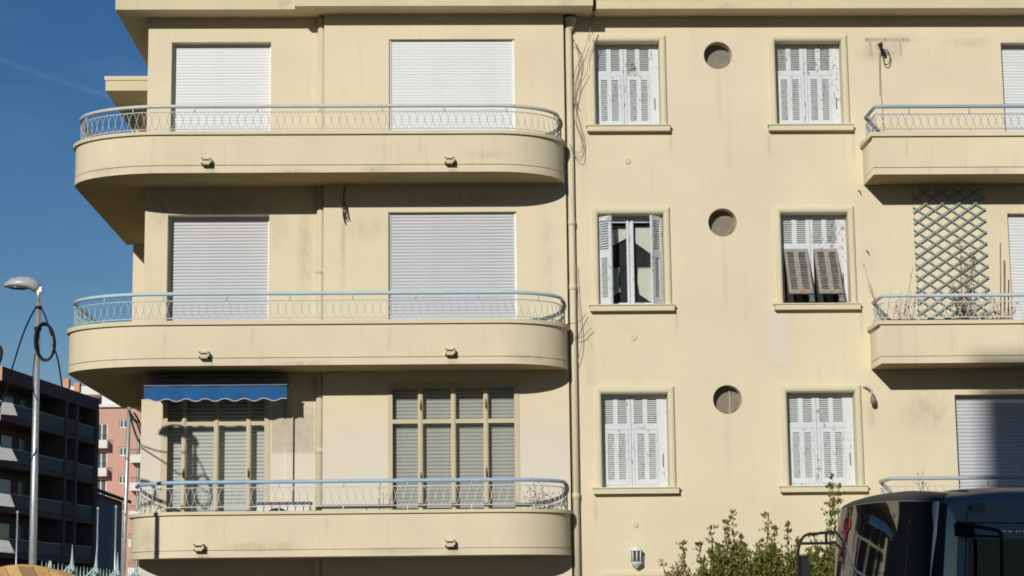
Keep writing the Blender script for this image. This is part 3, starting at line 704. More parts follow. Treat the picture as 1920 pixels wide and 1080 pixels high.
# cables and little wall junk
def cable(name, label, runs, r, m, cat='cable', group=None):
    mb = MB()
    for p in runs: mb.tube(smoothpts(p, 6), r, 5)
    o = mb.build(name, m); return tag(o, label, cat, group)
cable('loose_wire', 'tangle of thin loose wires hanging beside the right downpipe near the roof', [
    [(2.09, -.07, 11.24), (2.14, -.12, 11.13), (2.20, -.14, 10.85), (2.175, -.12, 10.28), (2.10, -.12, 9.85), (2.20, -.12, 9.5), (2.232, -.12, 9.3), (2.18, -.12, 9.2), (2.08, -.12, 9.26), (2.02, -.14, 9.34)],
    [(2.09, -.07, 11.12), (2.19, -.15, 11.05), (2.225, -.15, 10.75), (2.10, -.14, 10.30), (2.16, -.13, 10.0)],
    [(2.459, -.12, 11.56), (2.30, -.12, 11.0), (2.134, -.12, 10.6), (2.09, -.12, 10.2), (2.17, -.12, 9.8), (2.25, -.12, 9.4), (2.22, -.12, 9.08), (2.10, -.13, 9.15), (2.04, -.13, 9.3)],
    [(2.55, -.07, 11.3), (2.45, -.10, 11.05), (2.38, -.12, 10.9), (2.33, -.12, 10.6), (2.2, -.12, 10.35), (2.11, -.12, 10.0)]], .0055, m_wire)
cable('loose_wire', 'thin grey wire looping off the right downpipe beside the middle balcony end', [
    [(2.09, -.12, 7.3), (2.12, -.12, 6.7), (2.165, -.12, 6.1), (2.15, -.12, 5.85), (2.08, -.12, 5.6)],
    [(1.88, -.6, 6.20), (2.0, -.35, 6.25), (2.16, -.15, 6.33), (2.25, -.10, 6.45)],
    [(2.08, -.12, 6.03), (2.2, -.12, 6.06), (2.26, -.12, 6.13), (2.34, -.12, 6.2)]], .006, m_wire)
cable('rail_cable', 'black cable bundle hanging from the wall between the upper left shutters', [
    [(-1.78, -.19, 8.62), (-1.79, -.21, 8.4), (-1.775, -.23, 8.26), (-1.80, -.24, 8.15), (-1.765, -.22, 7.98)],
    [(-1.79, -.22, 8.28), (-1.74, -.25, 8.22), (-1.72, -.24, 8.10), (-1.70, -.24, 8.05)],
    [(-1.80, -.22, 8.30), (-1.76, -.26, 8.25), (-1.79, -.26, 8.17), (-1.75, -.25, 8.05)], [(-1.83, -.21, 8.25), (-1.76, -.24, 8.29), (-1.73, -.23, 8.2)]], .010, m_wired)
SO = MB()
SO.tube(smoothpts([(7.43, -.02, 11.14), (7.41, -.06, 11.06), (7.45, -.07, 10.98), (7.48, -.06, 10.90)], 5), .022, 6)
SO.tube(smoothpts([(7.38, -.03, 11.12), (7.40, -.08, 11.03), (7.42, -.06, 10.93)], 5), .018, 6)
SO = SO.build('cable_bundle', m_black); tag(SO, 'black coiled cable bundle fixed high on the wall above the top right balcony', 'cable')
MB().tube(smoothpts([(7.45, -.07, 11.0), (7.52, -.08, 10.98), (7.56, -.08, 10.85), (7.52, -.08, 10.74), (7.46, -.08, 10.76), (7.44, -.08, 10.9), (7.50, -.08, 10.97)], 6), .009, 5).build('coil', m_black, SO)
MB().tube([(7.40, -.03, 10.95), (7.39, -.012, 10.4), (7.415, -.012, 9.4)], .006, 5).tube([(7.385, -.012, 10.98), (7.37, -.012, 10.2)], .004, 4).build('drop_wire', m_wire, SO)
gp = MB().box(7.15, 7.93, -.002, -.0, 11.17, 11.235).box(7.22, 7.27, -.002, 0, 10.9, 11.17).box(7.75, 7.78, -.002, 0, 10.92, 11.17)
gp.build('filler_patch', mat('filler', (.46, .42, .33), .95, .1, 6), BL)
for x in (7.19, 7.50, 7.82): MB().lathe([(.011, 0), (.011, -.003)], (x, -.002, 11.20), 8, 'y').build('screw_hole', m_dark, BL)
LB = thing('floodlight', 'small grey lamp bracket on the wall below the right middle balcony', 'lamp', (6.95, 0, 5.15))
MB().tube(smoothpts([(6.88, .0, 5.19), (6.93, -.09, 5.18), (6.99, -.13, 5.12), (6.99, -.15, 5.05)], 5), .018, 7).build('arm', m_grey, LB)
MB().lathe([(.02, .06), (.045, .03), (.05, -.06), (.035, -.09)], (7.01, -.15, 4.98), 10).build('head', m_wire, LB)
for x, z in ((6.957, 8.523), (7.051, 7.481)):
    MB().tube([(x-.03, 0, z+.03), (x, -.04, z), (x+.01, -.045, z-.04)], .009, 5).build('wall_hook', m_wired, BL)

# ================================================================== plants
def dried(name, label, base, tips, r=.006, m=None, leaf=None, nl=0, seed=1):
    rd = random.Random(seed); m = m or mat('dry_stem', (.27, .19, .13), .9, .3, 20)
    root = thing(name, label, 'plant', base)
    mb = MB()
    for t in tips:
        p0 = Vector(base)+Vector((rd.uniform(-.08, .08), rd.uniform(-.05, .05), 0)); p1 = Vector(t)
        mid = (p0+p1)/2+Vector((rd.uniform(-.06, .06), rd.uniform(-.05, .05), rd.uniform(-.03, .05)))
        pts = smoothpts([p0, mid, p1], 7); mb.tube(pts, [lerp(r, r*.4, i/(len(pts)-1)) for i in range(len(pts))], 4)
        for k in range(3):
            q = pts[rd.randrange(5, len(pts))]; d = Vector((rd.uniform(-.12, .12), rd.uniform(-.05, .05), rd.uniform(.02, .12)))
            mb.tube([q, q+d*.5+Vector((0, 0, .01)), q+d], [r*.5, r*.4, r*.25], 3)
    mb.build('stem', m, root)
    if leaf:
        lm = MB()
        for k in range(nl):
            t = Vector(tips[rd.randrange(len(tips))]); f = rd.uniform(.25, 1.05); c = Vector(base).lerp(t, f)+Vector((rd.gauss(0, .035), rd.gauss(0, .035), rd.gauss(0, .03)))
            leafquad(lm, c, rd.uniform(.02, .045), rd)
        lm.build('foliage', leaf, root, kind='stuff')
    return root
def leafquad(lm, c, s, rd, dirv=None):
    d = dirv.copy() if dirv else Vector((rd.uniform(-1, 1), rd.uniform(-1, 1), rd.uniform(-.6, 1)))
    d += Vector((rd.uniform(-.5, .5), rd.uniform(-.5, .5), rd.uniform(-.4, .5))); d.normalize()
    a = d.cross(Vector((rd.uniform(-1, 1), rd.uniform(-1, 1), rd.uniform(-1, 1))));
    if a.length < .05: a = d.orthogonal()
    a.normalize(); nrm = d.cross(a); w_ = s*.33
    lm.add([c, c+d*s*.5+a*w_+nrm*s*.1, c+d*s*1.15, c+d*s*.5-a*w_+nrm*s*.1, c+d*s*.55-nrm*s*.06], [(0, 1, 4), (1, 2, 4), (2, 3, 4), (3, 0, 4)])
def leafmat(name, c1, c2, trans=.25):
    m = bpy.data.materials.new(name); m.use_nodes = True; t = m.node_tree; b = t.nodes['Principled BSDF']
    b.inputs['Roughness'].default_value = .5; b.inputs['Specular IOR Level'].default_value = .35
    gi = N(t, 'ShaderNodeNewGeometry'); rp = N(t, 'ShaderNodeValToRGB'); e = rp.color_ramp.elements; e[0].color = c1+(1,); e[1].color = c2+(1,)
    t.links.new(gi.outputs['Random Per Island'], rp.inputs[0]); t.links.new(rp.outputs[0], b.inputs['Base Color'])
    o = t.nodes['Material Output']; tl = N(t, 'ShaderNodeBsdfTranslucent'); mi = N(t, 'ShaderNodeMixShader'); mi.inputs[0].default_value = trans
    t.links.new(rp.outputs[0], tl.inputs[0]); t.links.new(b.outputs[0], mi.inputs[1]); t.links.new(tl.outputs[0], mi.inputs[2]); t.links.new(mi.outputs[0], o.inputs[0])
    return m
m_leaf = leafmat('leaf_green', (.06, .085, .015), (.30, .30, .07)); m_leafd = leafmat('leaf_dark', (.035, .05, .03), (.09, .11, .06)); m_leafb = leafmat('leaf_brown', (.10, .055, .035), (.24, .15, .10), .1)
dried('dried_plant', 'bare twiggy plant leaning out at the left corner of the right middle balcony', (7.25, -.45, 5.95), [(6.846, -.6, 7.193), (6.93, -.5, 6.85), (7.02, -.5, 6.6), (6.98, -.45, 6.7), (7.05, -.5, 6.45), (6.93, -.55, 6.2), (7.3, -.5, 6.75)], seed=3)
dried('dried_plant', 'single curved bare twig plant in the middle of the right balcony', (7.48, -.4, 5.95), [(7.693, -.5, 7.142), (7.5, -.5, 6.6), (7.62, -.4, 6.5), (7.4, -.4, 6.6), (7.58, -.35, 6.45), (7.50, -.4, 6.75), (7.66, -.35, 6.62), (7.72, -.4, 6.7)], .007, leaf=m_leafb, nl=45, seed=4)
dried('dried_plant', 'brown withered climber bunched against the right half of the trellis', (8.6, -.3, 5.95), [(8.463, -.15, 6.85), (8.42, -.15, 6.95), (8.60, -.12, 7.6), (8.80, -.12, 7.45), (8.55, -.2, 6.7), (8.75, -.3, 6.5), (8.5, -.3, 6.5), (8.9, -.3, 6.4), (8.35, -.3, 6.35), (8.7, -.14, 7.3), (9.05, -.3, 6.4), (8.42, -.2, 6.75)], .007, leaf=m_leafb, nl=800, seed=5)
dried('dried_plant', 'low brown dead plant beside the two canes on the right balcony', (9.2, -.4, 5.95), [(9.35, -.4, 6.5), (9.05, -.4, 6.6), (9.45, -.4, 6.55), (9.3, -.4, 6.45), (9.0, -.4, 6.65), (9.1, -.4, 6.5)], .006, leaf=m_leafb, nl=120, seed=6)
for x0_, x1_, z1_ in ((9.11, 9.18, 7.54), (9.17, 9.24, 7.2)):
    tag(MB().tube([(x0_, -.45, 5.7), (x1_, -.5, z1_)], .011, 6).build('cane', m_wire), 'tall thin bamboo cane standing on the right middle balcony, %s one' % ('left taller' if z1_ > 7.4 else 'right shorter'), 'cane', 'canes on the right balcony')
PB = thing('planter_box', 'long brown planter box behind the railing of the right middle balcony', 'planter', (8.6, -.45, 5.66))
MB().box(8.0, 9.5, -.58, -.36, 5.67, 6.2).build('box', mat('planter', (.14, .09, .06), .8), PB)
dried('green_plant', 'dark green leafy pot plant at the right end of the lowest curved balcony', (1.42, -.6, 2.75), [(1.19, -.6, 3.42), (1.312, -.6, 3.62), (1.25, -.6, 3.5), (1.45, -.6, 3.55), (1.6, -.6, 3.4), (1.5, -.55, 3.45), (1.34, -.6, 3.45), (1.68, -.6, 3.3)], .006, mat('green_stem', (.05, .06, .03), .8), m_leafd, 190, 8)
dried('green_plant', 'few dark leaves poking above the railing of the lower left door, beside middle window', (-1.15, -.6, 2.75), [(-1.16, -.6, 3.62), (-1.12, -.6, 3.5), (-1.2, -.6, 3.55)], .006, mat('green_stem', (.05, .06, .03), .8), m_leafd, 14, 9)
dried('green_plant', 'small leafy sprig rising over the bus roof at the lowest right balcony', (7.65, -.5, 2.7), [(7.62, -.5, 3.74), (7.68, -.5, 3.6), (7.7, -.5, 3.68)], .006, mat('green_stem', (.05, .06, .03), .8), m_leafd, 40, 10)
dried('potted_plant', 'brown drooping pot plant behind the left curve of the top balcony', (-6.0, .1, 9.0), [(-6.05, .1, 9.62), (-5.9, .05, 9.55), (-6.1, .15, 9.5), (-5.95, .0, 9.45)], .008, leaf=m_leafb, nl=60, seed=11)
# hedge shrubs beside the bus
def shrub(label, base, tips, dens, seed, size=.085):
    rd = random.Random(seed); root = thing('shrub', label, 'shrub', base, group='shrubs in front of the right wall')
    st = MB(); lm = MB()
    for t in tips:
        p0 = Vector(base)+Vector((rd.uniform(-.15, .15), rd.uniform(-.15, .15), 0)); p1 = Vector(t)
        mid = p0.lerp(p1, .5)+Vector((rd.uniform(-.12, .12)+(p1.x-p0.x)*.15, rd.uniform(-.12, .12), -.05))
        pts = smoothpts([p0, mid, p1], 12); n = len(pts)
        st.tube(pts, [lerp(.016, .003, i/(n-1)) for i in range(n)], 4)
        for k in range(dens):
            f = rd.random()**.75; i = f*(n-1); a = pts[int(i)]; d = (pts[min(int(i)+1, n-1)]-pts[max(int(i)-1, 0)]).normalized()
            spread = .02+.16*(1-f)
            c = a+Vector((rd.gauss(0, spread), rd.gauss(0, spread), rd.gauss(0, spread*.6)))
            side = Vector((rd.uniform(-1, 1), rd.uniform(-1, 1), .3))
            leafquad(lm, c, size*rd.uniform(.5, 1.35), rd, d*.6+side*.8)
    st.build('branch', mat('bark', (.09, .065, .045), .9), root); lm.build('foliage', m_leaf, root, kind='stuff')
    return root
def fill(tips, x0, x1, y, ztop, n, seed):
    rd = random.Random(seed); out = list(tips)
    for k in range(n): x = rd.uniform(x0, x1); out.append((x, y+rd.uniform(-.35, .35), ztop(x)-rd.uniform(0, .75)))
    return out
shrub('green shrub with a pointed top, left part of the bushes below the first windows', (4.3, -1.5, 0), fill([(3.6, -1.5, 2.62), (4.05, -1.5, 2.86), (4.41, -1.5, 3.12), (4.30, -1.5, 2.95), (4.52, -1.5, 2.72), (3.85, -1.5, 2.6)], 3.9, 4.9, -1.5, lambda x: 2.72-.55*abs(x-4.4), 84, 21), 230, 31, .062)
shrub('green shrub beside the black mirror bracket of the bus, middle of the bushes', (5.1, -1.5, 0), fill([(4.974, -1.5, 3.05), (5.05, -1.6, 2.85), (5.29, -1.5, 2.90), (5.42, -1.5, 2.66), (4.85, -1.5, 2.65)], 4.8, 5.7, -1.5, lambda x: 2.62-.15*abs(x-5.1), 86, 22), 230, 32, .062)
shrub('low thin shrub spreading left at the bottom edge below the wall lantern', (3.75, -1.7, 0), fill([(3.25, -1.7, 2.33), (3.42, -1.7, 2.25), (3.60, -1.7, 2.4), (3.35, -1.7, 2.12)], 3.45, 4.1, -1.7, lambda x: 2.3, 34, 23), 140, 33, .052)
shrub('green shrub rising behind the bus with one tall shoot to the window sill', (5.95, -1.4, 0), fill([(6.03, -1.4, 3.66), (5.99, -1.45, 3.5), (6.14, -1.4, 3.52), (6.04, -1.4, 3.3), (5.7, -1.4, 2.74), (6.2, -1.4, 2.7)], 5.6, 6.4, -1.4, lambda x: 2.62, 56, 24), 200, 34, .064)

# ================================================================== street lamp and poles
SLp = thing('street_lamp', 'galvanised street lamp with a coil of black cable, left of the building', 'street lamp', (-5.96, -4.25, 0))
MB().tube([(-5.94, -4.25, 0), (-5.96, -4.25, 3.2), (-5.975, -4.25, 6.05)], [.062, .052, .038], 14).tube([(-5.975, -4.25, 6.0), (-5.975, -4.25, 6.32)], .026, 10).build('pole', m_galv, SLp)
# lamp head: flat teardrop shell
def shell(secs, n=14):
    mb = MB(); vs = []
    for x, zc_, hw, ht, hb_ in secs:
        for k in range(n):
            t = 2*math.pi*k/n; c_, s_ = math.cos(t), math.sin(t)
            vs.append((x, -4.25+hw*c_, zc_+(ht if s_ > 0 else hb_)*s_))
    m_ = len(secs); fs = [(i*n+k, i*n+(k+1) % n, (i+1)*n+(k+1) % n, (i+1)*n+k) for i in range(m_-1) for k in range(n)]
    fs += [tuple(range(n))[::-1], tuple((m_-1)*n+k for k in range(n))]
    return mb.add(vs, fs, True)
shell([(-6.478, 6.285, .02, .015, .01), (-6.45, 6.29, .07, .055, .012), (-6.38, 6.30, .11, .10, .03), (-6.25, 6.305, .13, .128, .04), (-6.12, 6.305, .12, .125, .06), (-6.04, 6.30, .10, .10, .10), (-5.985, 6.29, .06, .06, .09), (-5.955, 6.28, .03, .03, .05)]).build('head', m_lampgrey, SLp)
shell([(-6.44, 6.278, .05, .01, .01), (-6.36, 6.268, .09, .01, .022), (-6.22, 6.262, .10, .01, .03), (-6.12, 6.262, .06, .01, .02)]).build('lens', mat('lamp_lens', (.10, .10, .10), .2, spec=.5), SLp)
MB().box(-6.0, -5.93, -4.28, -4.22, 6.20, 6.27).tube([(-5.95, -4.25, 6.3), (-5.92, -4.25, 6.22), (-5.975, -4.25, 6.12)], .012, 6).build('clamp', m_galv, SLp)
MB().lathe([(.05, -.02), (.058, 0), (.05, .02)], (-5.97, -4.25, 5.97), 12).build('band', m_black, SLp)
MB().lathe([(.046, -.03), (.056, 0), (.046, .03)], (-5.97, -4.25, 5.66), 12).build('band', m_black, SLp)
cc = MB()
for k, (da, db, dy) in enumerate(((0, 0, 0), (.012, .01, -.02), (-.012, -.008, .015), (.006, -.012, .03), (.0, .014, -.035))):
    pts = [(-5.85+(.135+da)*math.cos(t), -4.31+dy, 5.46+(.262+db)*math.sin(t)-.10*math.cos(t)*0.35) for t in [2*math.pi*i/40 for i in range(40)]]
    cc.tube(pts, .013, 6, closed=True)
tag(cc.build('cable_coil', m_black), 'thick coil of black cable hung on the street lamp pole', 'cable')
cable('overhead_cable', 'black cable running down left from the street lamp to the dark building', [[(-5.975, -4.27, 5.97), (-6.06, -4.15, 5.93), (-6.36, -3.4, 5.72), (-7.04, -1.0, 5.52), (-8.15, 3.0, 5.25), (-12.5, 18, 4.6)]], .013, m_black, group='cables on the lamp pole')
cable('overhead_cable', 'black cable running down right from the lamp coil towards the pink building', [[(-5.97, -4.27, 5.99), (-5.89, -4.27, 5.9), (-5.81, -4.3, 5.70), (-5.76, -4.3, 5.55)], [(-5.74, -4.3, 5.42), (-5.86, -3.3, 5.32), (-6.42, .0, 5.20), (-7.3, 5, 5.50)]], .013, m_black, group='cables on the lamp pole')
cable('pole_wire', 'thin black wire wound down the lower street lamp pole', [[(-5.99, -4.3, 5.3), (-6.02, -4.27, 5.0), (-5.995, -4.3, 4.75), (-5.94, -4.31, 4.62)], [(-5.93, -4.31, 3.93), (-5.96, -4.315, 3.86), (-6.0, -4.29, 3.76)]], .007, m_black)
cable('cable_loop', 'edge of a black cable loop cut off at the left border', [[(-6.98+.0, -4.2, 5.46), (-6.68, -4.2, 5.50), (-6.52, -4.2, 5.40), (-6.50, -4.2, 5.28), (-6.56, -4.2, 5.14), (-6.75, -4.2, 5.1)]], .03, m_black)
P2 = thing('utility_pole', 'plain galvanised pole just left of the lowest curved balcony', 'pole', (-6.53, 7, 0))
MB().tube([(-6.56, 7, 0), (-6.46, 7, 6.9)], [.045, .038], 12).build('shaft', m_galv, P2)
cable('sagging_cable', 'thin cable sagging left from the plain pole to the pink building', [[(-6.48, 6.95, 5.62), (-6.60, 9, 5.55), (-7.0, 14, 5.8), (-8.0, 24, 6.3)]], .012, m_black)
cable('cable_tangle', 'dark tangle of cables beside the building corner under the middle balcony', [[(-6.40, 6.5, 5.55), (-6.33, 6.5, 5.40), (-6.24, 6.5, 5.3), (-6.18, 6.5, 5.15), (-6.12, 6.5, 5.0)], [(-6.38, 6.5, 5.5), (-6.30, 6.5, 5.2), (-6.2, 6.5, 4.95), (-6.1, 6.5, 4.85)], [(-6.28, 6.4, 5.5), (-6.2, 6.5, 5.35), (-6.15, 6.5, 5.2)]], .02, m_black)
for x, z, lab in ((-14.75, 5.0, 'leftmost of the three thin distant poles, in front of the dark building'), (-12.04, 5.1, 'middle thin distant pole, in front of the grey house'), (-11.43, 5.15, 'right thin distant pole, in front of the pink building')):
    t_ = thing('lamp_post', lab, 'pole', (x, 35, 0), group='thin distant poles')
    MB().tube([(x, 35, 0), (x, 35, z)], [.035, .028], 8).build('shaft', m_galv, t_)
    MB().lathe([(.03, -.05), (.055, 0), (.02, .06)], (x, 35, z), 8).build('top', m_grey, t_)

# fence with spear finials
FE = thing('spear_fence', 'pale teal iron fence with ball and spear finials at the lower left', 'fence', (-5.0, -7, 0))
def spear(mb, x, y, z, s=1.):
    mb.lathe([(.018, -.5), (.03, -.30), (.045, -.22), (.03, -.19), (.05, -.16), (.062, -.12), (.045, -.075), (.022, -.05), (.02, -.02), (.03, 0), (.02, .03), (.012, .12), (.002, .24)], (x, y, z-.24), 8)
ysp = [-6.6+1.75*k for k in range(5)]
for k, y in enumerate(ysp):
    s = MB(); spear(s, -4.95, y, 2.49)
    s.box(-4.98, -4.92, y-.03, y+.03, .2, 2.0); s.build('post', m_fence, FE)
    sc_ = MB()
    for sg in (-1, 1):
        for q in range(3): sc_.tube(smoothpts([(-4.95, y+sg*.05, 1.9), (-4.95+.02*q, y+sg*(.10+.05*q), 2.06+.03*q), (-4.95, y+sg*(.12+.06*q), 2.16-.05*q), (-4.95, y+sg*(.06+.03*q), 2.12)], 5), .014, 5)
        sc_.tube([(-5.0+.02*sg, y, 1.9), (-4.99+.1*sg, y, 2.1), (-4.95, y, 2.24)], .016, 5)
    sc_.build('scroll', m_fence, FE)
bz = {0: 2.22, 1: 2.28}
me_bar = MB().lathe([(.013, 0), (.013, 1.95), (.02, 1.97), (.012, 2.0), (.002, 2.14)], (0, 0, 0), 6).mesh('bar', m_fence)
y = -8.5
while y < .2:
    if min(abs(y-q) for q in ysp) > .1: link('bar', me_bar, FE, Vector((-4.95, y, .08+random.uniform(-.01, .01)))-Vector(FE.location))
    y += .25
for z in (.3, 1.75): MB().box(-4.965, -4.935, -8.6, .3, z, z+.04).build('rail', m_fence, FE)
GP = thing('gate_post', 'flat pale teal gate post standing left of the spear finials', 'post', (-5.02, -7.6, 0))
MB().box(-5.06, -5.015, -7.6, -7.56, 0, 2.22).box(-5.05, -5.02, -7.6, -7.56, 2.22, 2.25).build('post_shaft', m_fence, GP)
# wooden cable drum
DR = thing('cable_drum', 'large round wooden cable drum flange cut off at the bottom left corner', 'cable drum', (-4.71, -10.8, 1.06))
dr = 1.055; dc = Vector((-4.71, -10.8, 1.06))
k = 0; x = -dr+.01
pm_ = [m_wood, mat('drum_wood_light', (.56, .37, .16), .8, .15, 5, .2, 40, stain=(.25, .15, .07), stain_amt=.6), mat('drum_wood_dark', (.33, .20, .10), .8, .2, 5, .2, 40)]
sa = R(25)
while x < dr-.02:
    w_ = .135; x2 = min(x+w_-.006, dr-.005); ys_ = []
    n = 6; tp = []; bt = []
    for i in range(n+1):
        xx = lerp(x, x2, i/n); h = math.sqrt(max(0, dr*dr-xx*xx)); tp.append((xx, h)); bt.append((xx, -h))
    ring_ = tp+bt[::-1]; N_ = len(ring_)
    def rt(p): return (dc.x+p[0]*math.cos(sa)-p[1]*math.sin(sa), dc.z+p[0]*math.sin(sa)+p[1]*math.cos(sa))
    vs = [(rt(p)[0], dc.y-.04-.003*(k % 3), rt(p)[1]) for p in ring_]+[(rt(p)[0], dc.y+.04, rt(p)[1]) for p in ring_]
    MB().add(vs, [tuple(range(N_)), tuple(N_+i for i in range(N_))[::-1]]+[(i, N_+i, N_+(i+1) % N_, (i+1) % N_) for i in range(N_)]).build('plank', pm_[k % 3], DR)
    x += w_; k += 1
MB().lathe([(dr, 0), (dr+.02, 0), (dr+.02, .08), (dr, .08)], tuple(dc+Vector((0, .05, 0))), 48, 'y', cap=False).lathe([(dr, .9), (dr, .98)], tuple(dc), 48, 'y').lathe([(.5, .06), (.5, .9)], tuple(dc), 32, 'y').build('hub', m_wood, DR)

# ================================================================== bus
bx = Vector((6.3, -7.8, 0)); A_ = R(22)
# local frame: +x towards the front (left in the photo), -y the near side; rotate so that front looks left
BUS = thing('coach_bus', 'silver coach with dark curved windshield at the lower right, in shadow', 'bus', (0, 0, 0))
HW = 1.22
fdir = Vector((-math.cos(A_), -math.sin(A_), 0)); ndir = Vector((math.sin(A_), -math.cos(A_), 0))   # forward, towards near side
org = bx-ndir*HW+fdir*.50                                           # centre of the front end
def plan(t, e=4.3, D_=.60):
    """t in -1..1 over the front from near to far side"""
    a = t*math.pi/2; c_, s_ = abs(math.cos(a)), math.sin(a)
    return (-D_+D_*c_**(2/e)+.06*(1-(abs(s_))**2), math.copysign(abs(s_)**(2/e), s_)*HW)
plan_pts = [(-10.5, -HW), (-8, -HW), (-6, -HW), (-4.5, -HW), (-3.2, -HW), (-2.2, -HW), (-1.4, -HW), (-.95, -HW)]+[plan(-1+2*i/64) for i in range(65)]+[(-1.4, HW), (-4, HW), (-10.5, HW)]
def inset(z):
    for (za, a), (zb3, b_) in zip(PR, PR[1:]):
        if z <= zb3: return lerp(a, b_, (z-za)/(zb3-za))
    return PR[-1][1]
PR = [(.3, 0), (1.15, 0), (2.0, .01), (2.55, .02), (2.94, .035), (2.99, .06), (3.03, .11), (3.07, .22), (3.10, .45), (3.11, .9)]
def bpt(x, y, z, off=0.):
    i = inset(z)-off
    yy = y*(1-i/HW)
    wt = max(0, min(1, (x+1.6)/1.6)); rake = .13*max(0, z-1.2)*wt
    xx = x-(i if x > -.9 else 0)*max(0, min(1, (x+1.2)/.6))-rake
    if z > 2.6: z = z-(z-2.6)/.5*wt*(.03+.08*(y/HW)**2)
    p = org+fdir*xx-ndir*(yy)                                        # y<0 is near side
    return (p.x, p.y, z)
zsr = [.35, .8, 1.15, 1.6, 2.0, 2.3, 2.55, 2.7, 2.80, 2.87, 2.94, 2.965, 2.99, 3.01, 3.03, 3.05, 3.07, 3.10, 3.11]
body = MB(); vs = []
for z in zsr:
    for x, y in plan_pts: vs.append(bpt(x, y, z))
n = len(plan_pts); fs = [(j*n+i, j*n+i+1, (j+1)*n+i+1, (j+1)*n+i) for j in range(len(zsr)-1) for i in range(n-1)]
body.add(vs, fs, True); body.add(vs[-n:], [tuple(range(n))])
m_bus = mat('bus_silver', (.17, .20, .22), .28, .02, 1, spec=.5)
body.build('body', m_bus, BUS)
def patch(idx, zf, off, m, name, nz_=8):
    mb = MB(); vs = []
    for i in idx:
        x, y = plan_pts[i] if isinstance(i, int) else i
        z0, z1 = zf(i)
        for k in range(nz_+1): vs.append(bpt(x, y, lerp(z0, z1, k/nz_), off))
    q = nz_+1
    mb.add(vs, [(a*q+k, (a+1)*q+k, (a+1)*q+k+1, a*q+k+1) for a in range(len(idx)-1) for k in range(nz_)], True)
    return mb.build(name, m, BUS)
i0, i1 = 8+1, 8+60
def wz(i):
    t = (i-i0)/(i1-i0); d = min(t/.16, 1); d2 = min((1-t)/.06, 1)
    return (.95, 2.935-.50*(1-math.sqrt(max(0, 1-(1-d)**2)))-.13*(1-math.sqrt(max(0, 1-(1-d2)**2))))
ws = patch(list(range(i0, i1+1)), wz, .012, m_busglass, 'windshield', 12)
cap_ = MB(); vs = []
ci = list(range(8+8, 8+64)); zc2 = [2.95, 2.965, 2.99, 3.01, 3.03, 3.05, 3.07, 3.10]
for z in zc2:
    for i in ci: vs.append(bpt(plan_pts[i][0], plan_pts[i][1], z, .008))
nn = len(ci); cap_.add(vs, [(j*nn+i, j*nn+i+1, (j+1)*nn+i+1, (j+1)*nn+i) for j in range(len(zc2)-1) for i in range(nn-1)], True)
cap_.build('roof_cap', mat('bus_cap', (.05, .048, .046), .6), BUS)
def xs_side(a, b_, k=4): return [(lerp(a, b_, i/k), -HW) for i in range(k+1)]
for a, b_ in ((-.66, -2.1), (-2.16, -3.9), (-3.96, -5.7), (-5.76, -7.5)):
    patch(xs_side(a, b_), lambda i: (1.30, 2.40), .010, m_sideglass, 'side_window')
m_seam = mat('bus_seam', (.02, .02, .022), .6)
patch([(-.585, -HW), (-.60, -HW)], lambda i: (1.0, 3.03), .004, m_seam, 'seam')
patch(xs_side(-.60, -9.5, 8), lambda i: (2.60, 2.615), .004, m_seam, 'seam')
# marker lamp, lettering and ring badge on the near side
def side_obj(name, x, z, w_, h_, m, depth=.02, rnd=.04, n=20):
    mb = MB(); vs = []
    for dpt in (0, depth):
        for k in range(n):
            t = 2*math.pi*k/n; c_, s_ = math.cos(t), math.sin(t)
            ex, ez = math.copysign(abs(c_)**.5, c_)*w_/2, math.copysign(abs(s_)**.5, s_)*h_/2
            sc2 = 1 if dpt == 0 else .92
            vs.append(bpt(x+ex*sc2, -HW, z+ez*sc2, .004+dpt))
    mb.add(vs, [(k, (k+1) % n, n+(k+1) % n, n+k) for k in range(n)]+[tuple(n+k for k in range(n))])
    return mb.build(name, m, BUS)
side_obj('marker_lamp', -.80, 2.83, .28, .12, mat('lamp_smoke', (.012, .012, .014), .2, spec=.6), .03)
m_chr = mat('chrome', (.75, .76, .78), .2, metal=.9)
for dx, w_ in ((0, .025), (.07, .02), (.11, .02), (.17, .022), (.21, .03), (.31, .025), (.36, .02), (.42, .022)):
    side_obj('letter', -1.17-dx, 2.50, w_, .022, m_chr, .006)
rg = MB(); rg.tube([bpt(-1.06+.035*math.cos(t), -HW, 2.51+.035*math.sin(t), .01) for t in [2*math.pi*k/20 for k in range(20)]], .005, 5, closed=True); rg.build('ring_badge', m_chr, BUS)
# mirror brackets
mbk = MB(); mh = MB()
far_ = Vector(bpt(*plan(.93), 2.35))
def W2(x, y, z): return Vector((x, y, z))
fx = far_.x; fy = far_.y
tp_ = [(fx+.10, fy-.02, 2.32), (fx-.08, fy-.05, 2.56), (fx-.45, fy-.05, 2.56), (fx-.60, fy-.05, 2.53), (fx-.68, fy-.05, 2.38), (fx-.70, fy-.05, 2.15), (fx-.71, fy-.05, 1.75)]
mbk.tube(smoothpts(tp_, 5), .020, 7)
mbk.tube(smoothpts([(fx+.06, fy-.02, 2.20), (fx-.08, fy-.05, 2.43), (fx-.3, fy-.05, 2.43), (fx-.66, fy-.05, 2.43)], 5), .020, 7)
mbk.tube([(fx-.30, fy-.05, 2.43), (fx-.30, fy-.05, 2.56)], .02, 7)
mbk.build('mirror_bracket', m_black, BUS)
mh.bevbox(fx-.69, fx-.44, fy-.12, fy-.0, 1.55, 2.26, .03); hv = mh.v
mh.v = [(fx-.66+(x-(fx-.66))*(1-.55*max(0, (z-1.9)/.36)), y_, z) for x, y_, z in hv]
mh.build('mirror', m_black, BUS)
nb = MB()
def side_w(x, z, out): return Vector(bpt(x, -HW, z, out))
